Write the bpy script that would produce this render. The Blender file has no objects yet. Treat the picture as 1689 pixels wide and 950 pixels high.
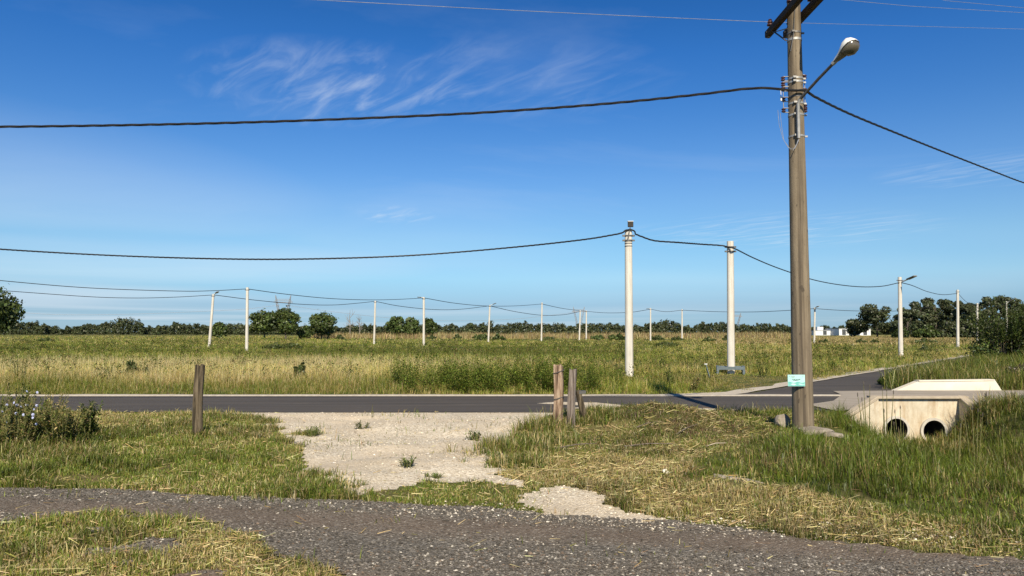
import bpy, math, random
import numpy as np
from mathutils import Vector

random.seed(7)
RNG = np.random.default_rng(11)
S = bpy.context.scene
COL = S.collection
R = math.radians

# ------------------------------------------------------------------ camera
EYE = np.array([0.0, 0.0, 1.6])
FPX, CX, CY, PITCH = 1229.0, 844.5, 475.0, R(3.36)
cam_d = bpy.data.cameras.new('camera')
cam_d.sensor_width = 36
cam_d.lens = 36 * FPX / 1689.0
cam_d.clip_start = 0.05
cam_d.clip_end = 6000
cam = bpy.data.objects.new('camera', cam_d)
COL.objects.link(cam)
cam.location = EYE
cam.rotation_euler = (R(90) + PITCH, 0, 0)
S.camera = cam

# ------------------------------------------------------------------ light and sky
SUN_EL, SUN_AZ = R(38), R(176)
sun_vec = Vector((math.sin(SUN_AZ) * math.cos(SUN_EL), math.cos(SUN_AZ) * math.cos(SUN_EL), math.sin(SUN_EL)))
sd = bpy.data.lights.new('sun', 'SUN')
sd.energy = 5.0
sd.angle = R(0.5)
sd.color = (1.0, 0.89, 0.70)
so = bpy.data.objects.new('sun', sd)
COL.objects.link(so)
so.rotation_euler = (-sun_vec).to_track_quat('-Z', 'Y').to_euler()

W = bpy.data.worlds.new('World')
S.world = W
W.use_nodes = True
S.view_settings.view_transform = 'Standard'
S.view_settings.look = 'None'
S.view_settings.exposure = 0.35
S.view_settings.gamma = 1.0
S.view_settings.use_curve_mapping = False


class NT:
    """small node-tree writer"""
    def __init__(self, tree):
        self.t = tree
        tree.nodes.clear()

    def n(self, kind, **kw):
        nd = self.t.nodes.new(kind)
        for k, v in kw.items():
            if k.startswith('i_'):
                nd.inputs[k[2:].replace('_', ' ')].default_value = v
            else:
                setattr(nd, k, v)
        return nd

    def l(self, a, b):
        self.t.links.new(a, b)

    def val(self, s, sock):
        if isinstance(s, (int, float)):
            sock.default_value = s
        else:
            self.l(s, sock)

    def math(self, op, a, b=None, c=None, clamp=False):
        m = self.n('ShaderNodeMath', operation=op)
        m.use_clamp = clamp
        self.val(a, m.inputs[0])
        if b is not None:
            self.val(b, m.inputs[1])
        if c is not None:
            self.val(c, m.inputs[2])
        return m.outputs[0]

    def ramp(self, fac, stops, interp='LINEAR'):
        r = self.n('ShaderNodeValToRGB')
        r.color_ramp.interpolation = interp
        el = r.color_ramp.elements
        while len(el) < len(stops):
            el.new(0.5)
        for e, (p, c) in zip(el, stops):
            e.position = p
            e.color = (*c, 1) if len(c) == 3 else c
        self.l(fac, r.inputs[0])
        return r.outputs[0]

    def noise(self, vec, scale, detail=4, rough=0.55, dist=0.0):
        nz = self.n('ShaderNodeTexNoise')
        nz.inputs['Scale'].default_value = scale
        nz.inputs['Detail'].default_value = detail
        nz.inputs['Roughness'].default_value = rough
        nz.inputs['Distortion'].default_value = dist
        if vec is not None:
            self.l(vec, nz.inputs['Vector'])
        return nz.outputs['Fac']

    def mix(self, fac, a, b, mode='MIX'):
        m = self.n('ShaderNodeMix', data_type='RGBA', blend_type=mode)
        self.val(fac, m.inputs[0])
        for s, k in ((a, 6), (b, 7)):
            if isinstance(s, tuple):
                m.inputs[k].default_value = (*s, 1)
            else:
                self.l(s, m.inputs[k])
        return m.outputs[2]

    def mapping(self, vec, scale=(1, 1, 1), rot=(0, 0, 0), loc=(0, 0, 0)):
        m = self.n('ShaderNodeMapping')
        m.inputs['Scale'].default_value = scale
        m.inputs['Rotation'].default_value = rot
        m.inputs['Location'].default_value = loc
        self.l(vec, m.inputs['Vector'])
        return m.outputs[0]


def build_world():
    g = NT(W.node_tree)
    out = g.n('ShaderNodeOutputWorld')
    bg = g.n('ShaderNodeBackground')
    bg.inputs['Strength'].default_value = 0.096
    g.l(bg.outputs[0], out.inputs[0])
    sky = g.n('ShaderNodeTexSky')
    sky.sky_type = 'NISHITA'
    sky.sun_disc = False
    sky.sun_elevation = SUN_EL
    sky.sun_rotation = SUN_AZ
    sky.altitude = 0
    sky.air_density = 1.0
    sky.dust_density = 0.2
    sky.ozone_density = 2.0
    # deepen the clear-air blue with height above the horizon
    tc = g.n('ShaderNodeTexCoord')
    sp = g.n('ShaderNodeSeparateXYZ')
    g.l(tc.outputs['Generated'], sp.inputs[0])
    tint = g.ramp(sp.outputs[2], [(0.0, (0.29, 0.49, 0.87)), (0.034, (0.33, 0.485, 0.78)), (0.071, (0.45, 0.66, 0.875)), (0.119, (0.41, 0.675, 0.875)),
                                  (0.199, (0.35, 0.64, 0.94)), (0.347, (0.175, 0.525, 0.955)), (0.42, (0.12, 0.45, 0.86)), (0.65, (0.12, 0.32, 0.55)), (1.0, (0.12, 0.26, 0.42))])
    blue = g.mix(1.0, sky.outputs[0], tint, 'MULTIPLY')
    # cirrus on a flat cloud layer overhead: direction / height
    z = g.math('MAXIMUM', sp.outputs[2], 0.012)
    px = g.math('DIVIDE', sp.outputs[0], z)
    py = g.math('DIVIDE', sp.outputs[1], z)
    cb = g.n('ShaderNodeCombineXYZ')
    g.l(px, cb.inputs[0])
    g.l(py, cb.inputs[1])
    P = cb.outputs[0]

    def spot(cx, cy, rx, ry, rot=0.0):
        m = g.n('ShaderNodeMapping', vector_type='TEXTURE')
        m.inputs['Location'].default_value = (cx, cy, 0)
        m.inputs['Rotation'].default_value = (0, 0, rot)
        m.inputs['Scale'].default_value = (rx, ry, 1)
        g.l(P, m.inputs['Vector'])
        ln = g.n('ShaderNodeVectorMath', operation='LENGTH')
        g.l(m.outputs[0], ln.inputs[0])
        return g.math('SMOOTHSTEP', ln.outputs['Value'], 0, 1) if False else g.math('SUBTRACT', 1.0, g.math('MULTIPLY', ln.outputs['Value'], ln.outputs['Value']), clamp=True)

    # wisps: streaks running along (0.56,-0.83)
    rot = math.atan2(0.83, -0.56)
    st = g.mapping(P, scale=(1, 1, 1), rot=(0, 0, -rot))
    wv = g.n('ShaderNodeMapping')
    wv.inputs['Scale'].default_value = (1.5, 5.6, 1)
    wv.inputs['Location'].default_value = (0.35, 1.2, 0)
    g.l(st, wv.inputs['Vector'])
    n1 = g.noise(wv.outputs[0], 1.3, 7, 0.56, 0.7)
    wisps = g.ramp(n1, [(0.40, (0, 0, 0)), (0.80, (1, 1, 1))], 'EASE')
    m1 = spot(-0.75, 3.05, 0.62, 0.62)
    m2 = spot(-0.05, 2.95, 0.75, 0.55)
    m3 = spot(-1.0, 6.4, 0.35, 0.6)
    m4 = spot(2.7, 7.6, 1.7, 1.7)
    m5 = spot(3.0, 4.6, 0.75, 0.6)
    mask = g.math('ADD', g.math('MULTIPLY', m1, 0.38), g.math('MULTIPLY', m2, 0.17))
    mask = g.math('ADD', mask, g.math('MULTIPLY', m3, 0.45))
    mask = g.math('ADD', mask, g.math('MULTIPLY', m4, 0.34))
    mask = g.math('ADD', mask, g.math('MULTIPLY', m5, 0.30))
    w1 = g.math('MULTIPLY', wisps, mask)
    soft = g.math('ADD', 0.45, g.math('MULTIPLY', g.noise(g.mapping(P, scale=(0.35, 0.5, 1)), 1.0, 5, 0.55, 0.8), 0.9))
    m6 = spot(-3.6, 5.2, 2.3, 2.8)
    m7 = spot(-6.2, 11.5, 5.2, 4.4)
    m8 = spot(-1.0, 9.5, 2.2, 2.2)
    w1 = g.math('ADD', w1, g.math('MULTIPLY', soft, g.math('ADD', g.math('ADD', g.math('MULTIPLY', m6, 0.17), g.math('MULTIPLY', m7, 0.28)), g.math('MULTIPLY', m8, 0.05))))
    # broad thin veil, stronger low on the left
    n2 = g.noise(g.mapping(P, scale=(0.055, 0.05, 1), loc=(3.1, 0.4, 0)), 1.0, 3, 0.5, 0.4)
    veil = g.ramp(n2, [(0.40, (0, 0, 0)), (0.75, (1, 1, 1))], 'EASE')
    lowm = g.n('ShaderNodeMapRange', interpolation_type='SMOOTHSTEP')
    lowm.inputs['From Min'].default_value = 0.30
    lowm.inputs['From Max'].default_value = 0.05
    g.l(sp.outputs[2], lowm.inputs['Value'])
    leftm = g.n('ShaderNodeMapRange', interpolation_type='SMOOTHSTEP')
    leftm.inputs['From Min'].default_value = 0.25
    leftm.inputs['From Max'].default_value = -0.5
    leftm.inputs['To Min'].default_value = 0.35
    g.l(sp.outputs[0], leftm.inputs['Value'])
    w2 = g.math('MULTIPLY', g.math('MULTIPLY', veil, lowm.outputs[0]), g.math('MULTIPLY', leftm.outputs[0], 0.5))
    w3 = g.math('MULTIPLY', g.ramp(g.noise(g.mapping(P, scale=(0.22, 0.2, 1)), 1.0, 7, 0.6, 1.0), [(0.5, (0, 0, 0)), (0.8, (1, 1, 1))]), 0.16)
    hi = g.n('ShaderNodeMapRange', interpolation_type='SMOOTHSTEP')
    hi.inputs['From Min'].default_value = 0.07
    hi.inputs['From Max'].default_value = 0.20
    g.l(sp.outputs[2], hi.inputs['Value'])
    w3 = g.math('MULTIPLY', w3, hi.outputs[0])
    fac = g.math('ADD', g.math('ADD', w1, w2), w3, clamp=True)
    colr = g.mix(fac, blue, (6.6, 7.2, 7.8))
    g.l(colr, bg.inputs['Color'])


build_world()


# ------------------------------------------------------------------ geometry of the view, used to read places off the photograph
def ray(px, py):
    u, v = (px - CX) / FPX, (CY - py) / FPX
    return np.array([u, math.cos(PITCH) - v * math.sin(PITCH), math.sin(PITCH) + v * math.cos(PITCH)])


def at(px, py, Y):
    d = ray(px, py)
    return EYE + d * (Y / d[1])


def ground_pt(px, py, z=0.0):
    d = ray(px, py)
    return EYE + d * ((z - EYE[2]) / d[2])


# ------------------------------------------------------------------ numpy noise
def _hash(ix, iy, seed):
    h = (ix.astype(np.int64) * 374761393 + iy.astype(np.int64) * 668265263 + seed * 974711) & 0x7fffffff
    h = ((h ^ (h >> 13)) * 1274126177) & 0x7fffffff
    return ((h ^ (h >> 16)) & 0xffff) / 65535.0


def vnoise(x, y, seed=0):
    x = np.asarray(x, float); y = np.asarray(y, float)
    ix, iy = np.floor(x), np.floor(y)
    fx, fy = x - ix, y - iy
    fx = fx * fx * (3 - 2 * fx); fy = fy * fy * (3 - 2 * fy)
    a = _hash(ix, iy, seed); b = _hash(ix + 1, iy, seed)
    c = _hash(ix, iy + 1, seed); d = _hash(ix + 1, iy + 1, seed)
    return (a * (1 - fx) + b * fx) * (1 - fy) + (c * (1 - fx) + d * fx) * fy


def fbm(x, y, seed=0, oct=4):
    s, a, t = 0, 1.0, 0
    for k in range(oct):
        s = s + a * vnoise(x * 2 ** k, y * 2 ** k, seed + 17 * k)
        t += a
        a *= 0.5
    return s / t


def smooth(e0, e1, x):
    t = np.clip((x - e0) / (e1 - e0), 0, 1)
    return t * t * (3 - 2 * t)


def inside(poly, x, y):
    x = np.asarray(x, float); y = np.asarray(y, float)
    r = np.zeros(x.shape, bool)
    n = len(poly)
    for i in range(n):
        x1, y1 = poly[i][:2]; x2, y2 = poly[(i + 1) % n][:2]
        c = ((y1 > y) != (y2 > y)) & (x < (x2 - x1) * (y - y1) / ((y2 - y1) or 1e-9) + x1)
        r ^= c
    return r


def seg_dist(line, x, y):
    best = np.full(np.shape(x), 1e9)
    for (x1, y1), (x2, y2) in zip(line[:-1], line[1:]):
        dx, dy = x2 - x1, y2 - y1
        t = np.clip(((x - x1) * dx + (y - y1) * dy) / (dx * dx + dy * dy), 0, 1)
        best = np.minimum(best, np.hypot(x - x1 - t * dx, y - y1 - t * dy))
    return best


# ------------------------------------------------------------------ the lie of the land
ROAD_N, ROAD_F = 14.85, 18.55          # near and far edge of the asphalt road
HEAD_Y = 15.2                          # face of the culvert headwall
DITCH = [(8.0, 16.8), (7.7, 15.2), (7.55, 13.4), (7.0, 11.2), (6.6, 9.2), (7.6, 7.4), (12.0, 6.6)]


def height(x, y):
    x = np.asarray(x, float); y = np.asarray(y, float)
    near = smooth(14.9, 13.6, y) * smooth(-2, 3, y)
    h = near * 0.07 * (fbm(x * 0.7, y * 0.7, 3) - 0.5) * 2 * smooth(7.2, 8.6, y)
    h = h + 0.30 * np.exp(-((x - 2.6) / 1.75) ** 2 - ((y - 12.75) / 0.95) ** 2)
    h = h + 0.14 * np.exp(-((x - 10.4) / 1.1) ** 2 - ((y - 12.6) / 1.0) ** 2)
    h = h + 0.03 * (fbm(x * 0.5, y * 0.5, 9, 2) - 0.5) * smooth(7.6, 6.8, y)
    h = h + 0.16 * np.exp(-((x - 10.0) / 0.7) ** 2 - ((y - 14.2) / 0.5) ** 2)
    d = seg_dist(DITCH, x, y)
    cut = smooth(2.0 - 0.40 * smooth(12.6, 14.4, y), 0.25 + 0.55 * smooth(13.0, 14.5, y), d) * (y < 16.9) * smooth(5.2, 6.6, y)
    h = h + near * smooth(7.4, 8.4, y) * 0.07 * (fbm(x * 2.1, y * 2.4, 13, 3) - 0.5)
    return h - (0.80 - 0.14 * smooth(13.0, 14.4, y)) * cut


def G(px, py, z=0.0):
    p = ground_pt(px, py, z)
    return (p[0], p[1])


P_DRIVE = [G(*q) for q in [(310, 679), (385, 689), (450, 705), (490, 730), (505, 752), (492, 770), (528, 792), (552, 808), (592, 822), (640, 806),
                           (700, 799), (800, 797), (880, 806), (840, 792), (806, 778), (840, 762), (822, 745), (836, 726), (885, 707), (915, 692), (1000, 679)]]
P_PATCH = [G(*q) for q in [(870, 815), (930, 804), (985, 812), (1010, 832), (1060, 850), (1130, 866), (1000, 862), (920, 850), (868, 832)]]
P_TRACK = [(-14, 7.65)] + [G(*q) for q in [(0, 807), (150, 809), (330, 817), (480, 824), (600, 830), (720, 834), (830, 840), (900, 848), (1000, 853), (1100, 859), (1260, 876), (1450, 904), (1689, 925)]] + [(12, 5.25), (12, 1.5), (-14, 1.5)]
P_ISLAND = [(-14, 6.45)] + [G(*q) for q in [(0, 868), (120, 853), (210, 849), (320, 862), (390, 882), (430, 905), (480, 925), (560, 948)]] + [(-1.0, 3.6), (-14, 3.4)]
P_STRAW = [G(*q) for q in [(810, 790), (850, 765), (1000, 752), (1150, 770), (1200, 792), (1330, 815), (1450, 842), (1689, 895), (1689, 928), (1450, 906), (1250, 878), (1100, 860), (1000, 835), (900, 808)]]
P_TALL = [G(*q) for q in [(1120, 800), (1150, 765), (1230, 738), (1290, 728), (1340, 722), (1385, 690), (1450, 690), (1640, 690), (1700, 672), (1900, 690), (1900, 930), (1689, 886), (1550, 858), (1400, 828), (1200, 792)]]
P_TONGUE = [G(*q) for q in [(590, 826), (640, 808), (700, 799), (800, 797), (880, 806), (880, 830), (910, 848), (830, 842), (720, 834)]]


def warp(x, y, amp, sc, seed):
    return x + amp * (fbm(x * sc, y * sc, seed) - 0.5) * 2, y + amp * 0.6 * (fbm(x * sc, y * sc, seed + 5) - 0.5) * 2


def m_drive(x, y):
    a, b = warp(x, y, 0.30, 2.2, 21)
    return (inside(P_DRIVE, a, b) | inside(P_PATCH, a, b)) & (y < ROAD_N - 0.02)


def m_track(x, y):
    a, b = warp(x, y, 0.16, 2.2, 33)
    return inside(P_TRACK, a, b) & ~(inside(P_ISLAND, *warp(x, y, 0.30, 2.4, 35)) & (fbm(x * 1.5, y * 2.6, 37) > 0.335))


# side road going off to the right, and the concrete apron over the culvert
SR_L0, SR_L1 = np.array([5.9, 19.4]), np.array([27.0, 45.5])
SR_DIR = (SR_L1 - SR_L0) / np.linalg.norm(SR_L1 - SR_L0)
SR_N = np.array([SR_DIR[1], -SR_DIR[0]])
SR_W = 3.0
P_SIDE = [(5.0, ROAD_F), tuple(SR_L0), tuple(SR_L1 + SR_DIR * 25), tuple(SR_L1 + SR_DIR * 25 + SR_N * SR_W), tuple(SR_L0 + SR_DIR * 2.6 + SR_N * SR_W), (10.4, ROAD_F)]
P_DECK = [(6.9, ROAD_N - 0.2), (6.4, ROAD_F + 1.4), (12.0, ROAD_F + 2.2), (30, ROAD_F + 1.4), (30, ROAD_N - 0.2)]


def m_road(x, y):
    return ((y > ROAD_N - 0.05) & (y < ROAD_F + 0.38)) | inside(P_SIDE, x, y) | inside(P_DECK, x, y)


# ------------------------------------------------------------------ mesh helpers
def set_props(o, label=None, cat=None, group=None, kind=None):
    if label: o['label'] = label
    if cat: o['category'] = cat
    if group: o['group'] = group
    if kind: o['kind'] = kind
    return o


def link(o, parent=None):
    COL.objects.link(o)
    if parent is not None:
        o.parent = parent
    return o


def empty(name, loc, label=None, cat=None, group=None, rz=0.0):
    o = bpy.data.objects.new(name, None)
    o.empty_display_size = 0.2
    link(o)
    o.location = [float(v) for v in loc]
    o.rotation_euler = (0, 0, rz)
    return set_props(o, label, cat, group)


def np_mesh(name, verts, faces, mat, parent=None, colors=None, smooth_=False):
    """faces: list of (M,k) index arrays"""
    me = bpy.data.meshes.new(name)
    verts = np.asarray(verts, np.float32)
    me.vertices.add(len(verts))
    me.vertices.foreach_set('co', verts.ravel())
    faces = [np.asarray(f, np.int32) for f in faces if len(f)]
    nl = sum(f.size for f in faces)
    npoly = sum(len(f) for f in faces)
    me.loops.add(nl)
    me.polygons.add(npoly)
    me.loops.foreach_set('vertex_index', np.concatenate([f.ravel() for f in faces]))
    tot = np.concatenate([np.full(len(f), f.shape[1], np.int32) for f in faces])
    me.polygons.foreach_set('loop_start', np.concatenate([[0], np.cumsum(tot)[:-1]]).astype(np.int32))
    me.polygons.foreach_set('loop_total', tot)
    me.polygons.foreach_set('use_smooth', np.full(npoly, smooth_, bool))
    if colors is not None:
        ca = me.color_attributes.new('tint', 'FLOAT_COLOR', 'POINT')
        c4 = np.ones((len(verts), 4), np.float32)
        c4[:, :3] = colors
        ca.data.foreach_set('color', c4.ravel())
    me.update(calc_edges=True)
    me.validate()
    o = bpy.data.objects.new(name, me)
    if mat is not None:
        me.materials.append(mat)
    return link(o, parent)


class MB:
    """collects shapes, links them as ONE mesh object"""
    def __init__(self):
        self.v, self.f = [], []

    def add(self, vs, fs):
        b = len(self.v)
        self.v += [tuple(float(c) for c in p) for p in vs]
        self.f += [tuple(b + i for i in q) for q in fs]

    def box(self, c, s, rz=0.0, bev=0.0):
        cx, cy, cz = c; sx, sy, sz = (k / 2 for k in s)
        ca, sa = math.cos(rz), math.sin(rz)
        vs = []
        for z in (-sz, sz):
            for x, y in ((-sx, -sy), (sx, -sy), (sx, sy), (-sx, sy)):
                vs.append((cx + x * ca - y * sa, cy + x * sa + y * ca, cz + z))
        self.add(vs, [(3, 2, 1, 0), (4, 5, 6, 7), (0, 1, 5, 4), (1, 2, 6, 5), (2, 3, 7, 6), (3, 0, 4, 7)])

    def prism(self, poly, z0, z1):
        n = len(poly)
        a0 = z0 if hasattr(z0, '__len__') else [z0] * n
        a1 = z1 if hasattr(z1, '__len__') else [z1] * n
        vs = [(p[0], p[1], a) for p, a in zip(poly, a0)] + [(p[0], p[1], a) for p, a in zip(poly, a1)]
        fs = [tuple(range(n - 1, -1, -1)), tuple(range(n, 2 * n))]
        fs += [(i, (i + 1) % n, n + (i + 1) % n, n + i) for i in range(n)]
        self.add(vs, fs)

    def tube(self, pts, r, n=8, cap=True):
        pts = [np.asarray(p, float) for p in pts]
        rr = r if hasattr(r, '__len__') else [r] * len(pts)
        up = None
        vs = []
        for i, p in enumerate(pts):
            a = pts[max(i - 1, 0)]; b = pts[min(i + 1, len(pts) - 1)]
            t = b - a
            t = t / (np.linalg.norm(t) or 1)
            if up is None:
                up = np.cross(t, [0, 0, 1] if abs(t[2]) < 0.9 else [1, 0, 0])
            up = up - t * np.dot(up, t)
            up /= np.linalg.norm(up)
            w = np.cross(t, up)
            for k in range(n):
                an = 2 * math.pi * k / n
                vs.append(p + rr[i] * (math.cos(an) * up + math.sin(an) * w))
        fs = []
        for i in range(len(pts) - 1):
            for k in range(n):
                k2 = (k + 1) % n
                fs.append((i * n + k, i * n + k2, (i + 1) * n + k2, (i + 1) * n + k))
        if cap:
            fs.append(tuple(range(n - 1, -1, -1)))
            fs.append(tuple((len(pts) - 1) * n + k for k in range(n)))
        self.add(vs, fs)

    def bar(self, a, b, w, h):
        a = np.asarray(a, float); b = np.asarray(b, float)
        t = (b - a) / np.linalg.norm(b - a)
        s = np.cross(t, [0, 0, 1] if abs(t[2]) < 0.95 else [0, 1, 0]); s /= np.linalg.norm(s)
        u = np.cross(s, t)
        vs = [p + s * i * w / 2 + u * j * h / 2 for p in (a, b) for i, j in ((-1, -1), (1, -1), (1, 1), (-1, 1))]
        self.add(vs, [(3, 2, 1, 0), (4, 5, 6, 7), (0, 1, 5, 4), (1, 2, 6, 5), (2, 3, 7, 6), (3, 0, 4, 7)])

    def lathe(self, c, prof, n=14, axis=(0, 0, 1)):
        ax = np.asarray(axis, float); ax /= np.linalg.norm(ax)
        s = np.cross(ax, [1, 0, 0] if abs(ax[0]) < 0.9 else [0, 1, 0]); s /= np.linalg.norm(s)
        w = np.cross(ax, s)
        vs = [np.asarray(c) + ax * z + r * (math.cos(2 * math.pi * k / n) * s + math.sin(2 * math.pi * k / n) * w) for r, z in prof for k in range(n)]
        fs = []
        for i in range(len(prof) - 1):
            for k in range(n):
                k2 = (k + 1) % n
                fs.append((i * n + k, i * n + k2, (i + 1) * n + k2, (i + 1) * n + k))
        fs.append(tuple(range(n - 1, -1, -1)))
        fs.append(tuple((len(prof) - 1) * n + k for k in range(n)))
        self.add(vs, fs)

    def build(self, name, mat, parent=None, smooth_=False, bevel=0.0):
        me = bpy.data.meshes.new(name)
        me.from_pydata(self.v, [], self.f)
        me.update()
        if smooth_:
            for p in me.polygons: p.use_smooth = True
            try:
                me.set_sharp_from_angle(angle=R(40))
            except Exception:
                pass
        o = bpy.data.objects.new(name, me)
        me.materials.append(mat)
        link(o, parent)
        if bevel:
            b = o.modifiers.new('bevel', 'BEVEL')
            b.width = bevel; b.segments = 2; b.limit_method = 'ANGLE'
        return o


def rough_rock(name, loc, size, mat, seed, parent=None, sub=3):
    import bmesh
    bm = bmesh.new()
    bmesh.ops.create_icosphere(bm, subdivisions=sub, radius=1.0)
    rg = random.Random(seed)
    offs = [(Vector((rg.gauss(0, 1), rg.gauss(0, 1), rg.gauss(0, 1))).normalized(), rg.uniform(0.55, 0.95)) for _ in range(11)]
    for v in bm.verts:
        d = v.co.normalized()
        rr = 1.0
        for nrm, dd in offs:
            c = d.dot(nrm)
            if c > 1e-3:
                rr = min(rr, dd / c)
        v.co = d * rr * (1 + rg.uniform(-0.03, 0.03))
        v.co = Vector((v.co.x * size[0], v.co.y * size[1], v.co.z * size[2]))
    me = bpy.data.meshes.new(name)
    bm.to_mesh(me); bm.free()
    me.materials.append(mat)
    o = bpy.data.objects.new(name, me)
    link(o, parent)
    o.location = loc
    return o


# ------------------------------------------------------------------ materials
def new_mat(name):
    m = bpy.data.materials.new(name)
    m.use_nodes = True
    g = NT(m.node_tree)
    out = g.n('ShaderNodeOutputMaterial')
    return m, g, out


def surf(name, stops, scale=6, detail=6, rough=0.85, bump=0.0, bscale=40, stretch=(1, 1, 1), metal=0.0, spec=0.3, dist=0.0, coords='Object', extra=None):
    m, g, out = new_mat(name)
    b = g.n('ShaderNodeBsdfPrincipled')
    b.inputs['Roughness'].default_value = rough
    b.inputs['Metallic'].default_value = metal
    b.inputs['Specular IOR Level'].default_value = spec
    tc = g.n('ShaderNodeTexCoord')
    v = g.mapping(tc.outputs[coords], scale=stretch)
    c = g.ramp(g.noise(v, scale, detail, 0.6, dist), stops)
    if extra:
        c = extra(g, v, c)
    g.l(c, b.inputs['Base Color'])
    if bump:
        bp = g.n('ShaderNodeBump')
        bp.inputs['Strength'].default_value = bump
        bp.inputs['Distance'].default_value = 0.01
        g.l(g.noise(v, bscale, 5, 0.65), bp.inputs['Height'])
        g.l(bp.outputs[0], b.inputs['Normal'])
    g.l(b.outputs[0], out.inputs[0])
    return m


def leaf_mat(name, trans=0.35, gloss=0.0):
    m, g, out = new_mat(name)
    at_ = g.n('ShaderNodeVertexColor')
    at_.layer_name = 'tint'
    d = g.n('ShaderNodeBsdfDiffuse')
    t = g.n('ShaderNodeBsdfTranslucent')
    g.l(at_.outputs[0], d.inputs[0])
    g.l(g.mix(1.0, at_.outputs[0], (1.0, 0.95, 0.45), 'MULTIPLY'), t.inputs[0])
    mx = g.n('ShaderNodeMixShader')
    mx.inputs[0].default_value = trans
    g.l(d.outputs[0], mx.inputs[1]); g.l(t.outputs[0], mx.inputs[2])
    if gloss:
        gl = g.n('ShaderNodeBsdfGlossy')
        gl.inputs['Roughness'].default_value = 0.45
        gl.inputs['Color'].default_value = (0.8, 0.8, 0.8, 1)
        m2 = g.n('ShaderNodeMixShader')
        m2.inputs[0].default_value = gloss
        g.l(mx.outputs[0], m2.inputs[1]); g.l(gl.outputs[0], m2.inputs[2])
        g.l(m2.outputs[0], out.inputs[0])
    else:
        g.l(mx.outputs[0], out.inputs[0])
    return m


def tint_mat(name, rough=0.9):
    m, g, out = new_mat(name)
    at_ = g.n('ShaderNodeVertexColor'); at_.layer_name = 'tint'
    b = g.n('ShaderNodeBsdfPrincipled')
    b.inputs['Roughness'].default_value = rough
    b.inputs['Specular IOR Level'].default_value = 0.2
    tc = g.n('ShaderNodeTexCoord')
    c = g.mix(0.35, at_.outputs[0], g.ramp(g.noise(tc.outputs['Object'], 90, 3), [(0.3, (0.45, 0.45, 0.45)), (0.7, (1.5, 1.5, 1.5))]), 'MULTIPLY')
    g.l(c, b.inputs['Base Color'])
    g.l(b.outputs[0], out.inputs[0])
    return m


M = {}
M['grass'] = leaf_mat('grass_blade', 0.38, 0.03)
M['straw'] = leaf_mat('dry_straw', 0.20, 0.02)
M['leaf'] = leaf_mat('tree_leaf', 0.25, 0.03)
M['stone'] = tint_mat('loose_stone')


def ground_material():
    m, g, out = new_mat('soil_and_thatch')
    b = g.n('ShaderNodeBsdfPrincipled')
    b.inputs['Roughness'].default_value = 0.95
    b.inputs['Specular IOR Level'].default_value = 0.1
    tc = g.n('ShaderNodeTexCoord')
    v = tc.outputs['Object']
    fine = g.noise(v, 14, 6, 0.7)
    streak = g.noise(g.mapping(v, scale=(1.0, 2.2, 1)), 30, 4, 0.7, 1.5)
    thatch = g.ramp(streak, [(0.30, (0.07, 0.055, 0.03)), (0.48, (0.14, 0.12, 0.05)), (0.62, (0.27, 0.21, 0.10)), (0.75, (0.38, 0.31, 0.16))])
    green = g.ramp(fine, [(0.3, (0.05, 0.07, 0.018)), (0.7, (0.12, 0.15, 0.04))])
    patch = g.ramp(g.noise(v, 0.9, 5, 0.6), [(0.38, (0, 0, 0)), (0.62, (1, 1, 1))])
    near = g.mix(patch, thatch, green)
    big = g.noise(g.mapping(v, scale=(0.35, 1.0, 1)), 0.055, 7, 0.6)
    far = g.ramp(big, [(0.34, (0.060, 0.075, 0.020)), (0.50, (0.095, 0.10, 0.030)), (0.62, (0.16, 0.145, 0.052)), (0.72, (0.27, 0.225, 0.10))])
    spx = g.n('ShaderNodeSeparateXYZ'); g.l(v, spx.inputs[0])
    mr = g.n('ShaderNodeMapRange', interpolation_type='SMOOTHSTEP')
    mr.inputs['From Min'].default_value = 20; mr.inputs['From Max'].default_value = 60
    g.l(spx.outputs[1], mr.inputs['Value'])
    c = g.mix(mr.outputs[0], near, far)
    g.l(c, b.inputs['Base Color'])
    bp = g.n('ShaderNodeBump'); bp.inputs['Strength'].default_value = 0.6; bp.inputs['Distance'].default_value = 0.03
    g.l(streak, bp.inputs['Height']); g.l(bp.outputs[0], b.inputs['Normal'])
    g.l(b.outputs[0], out.inputs[0])
    return m


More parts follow.
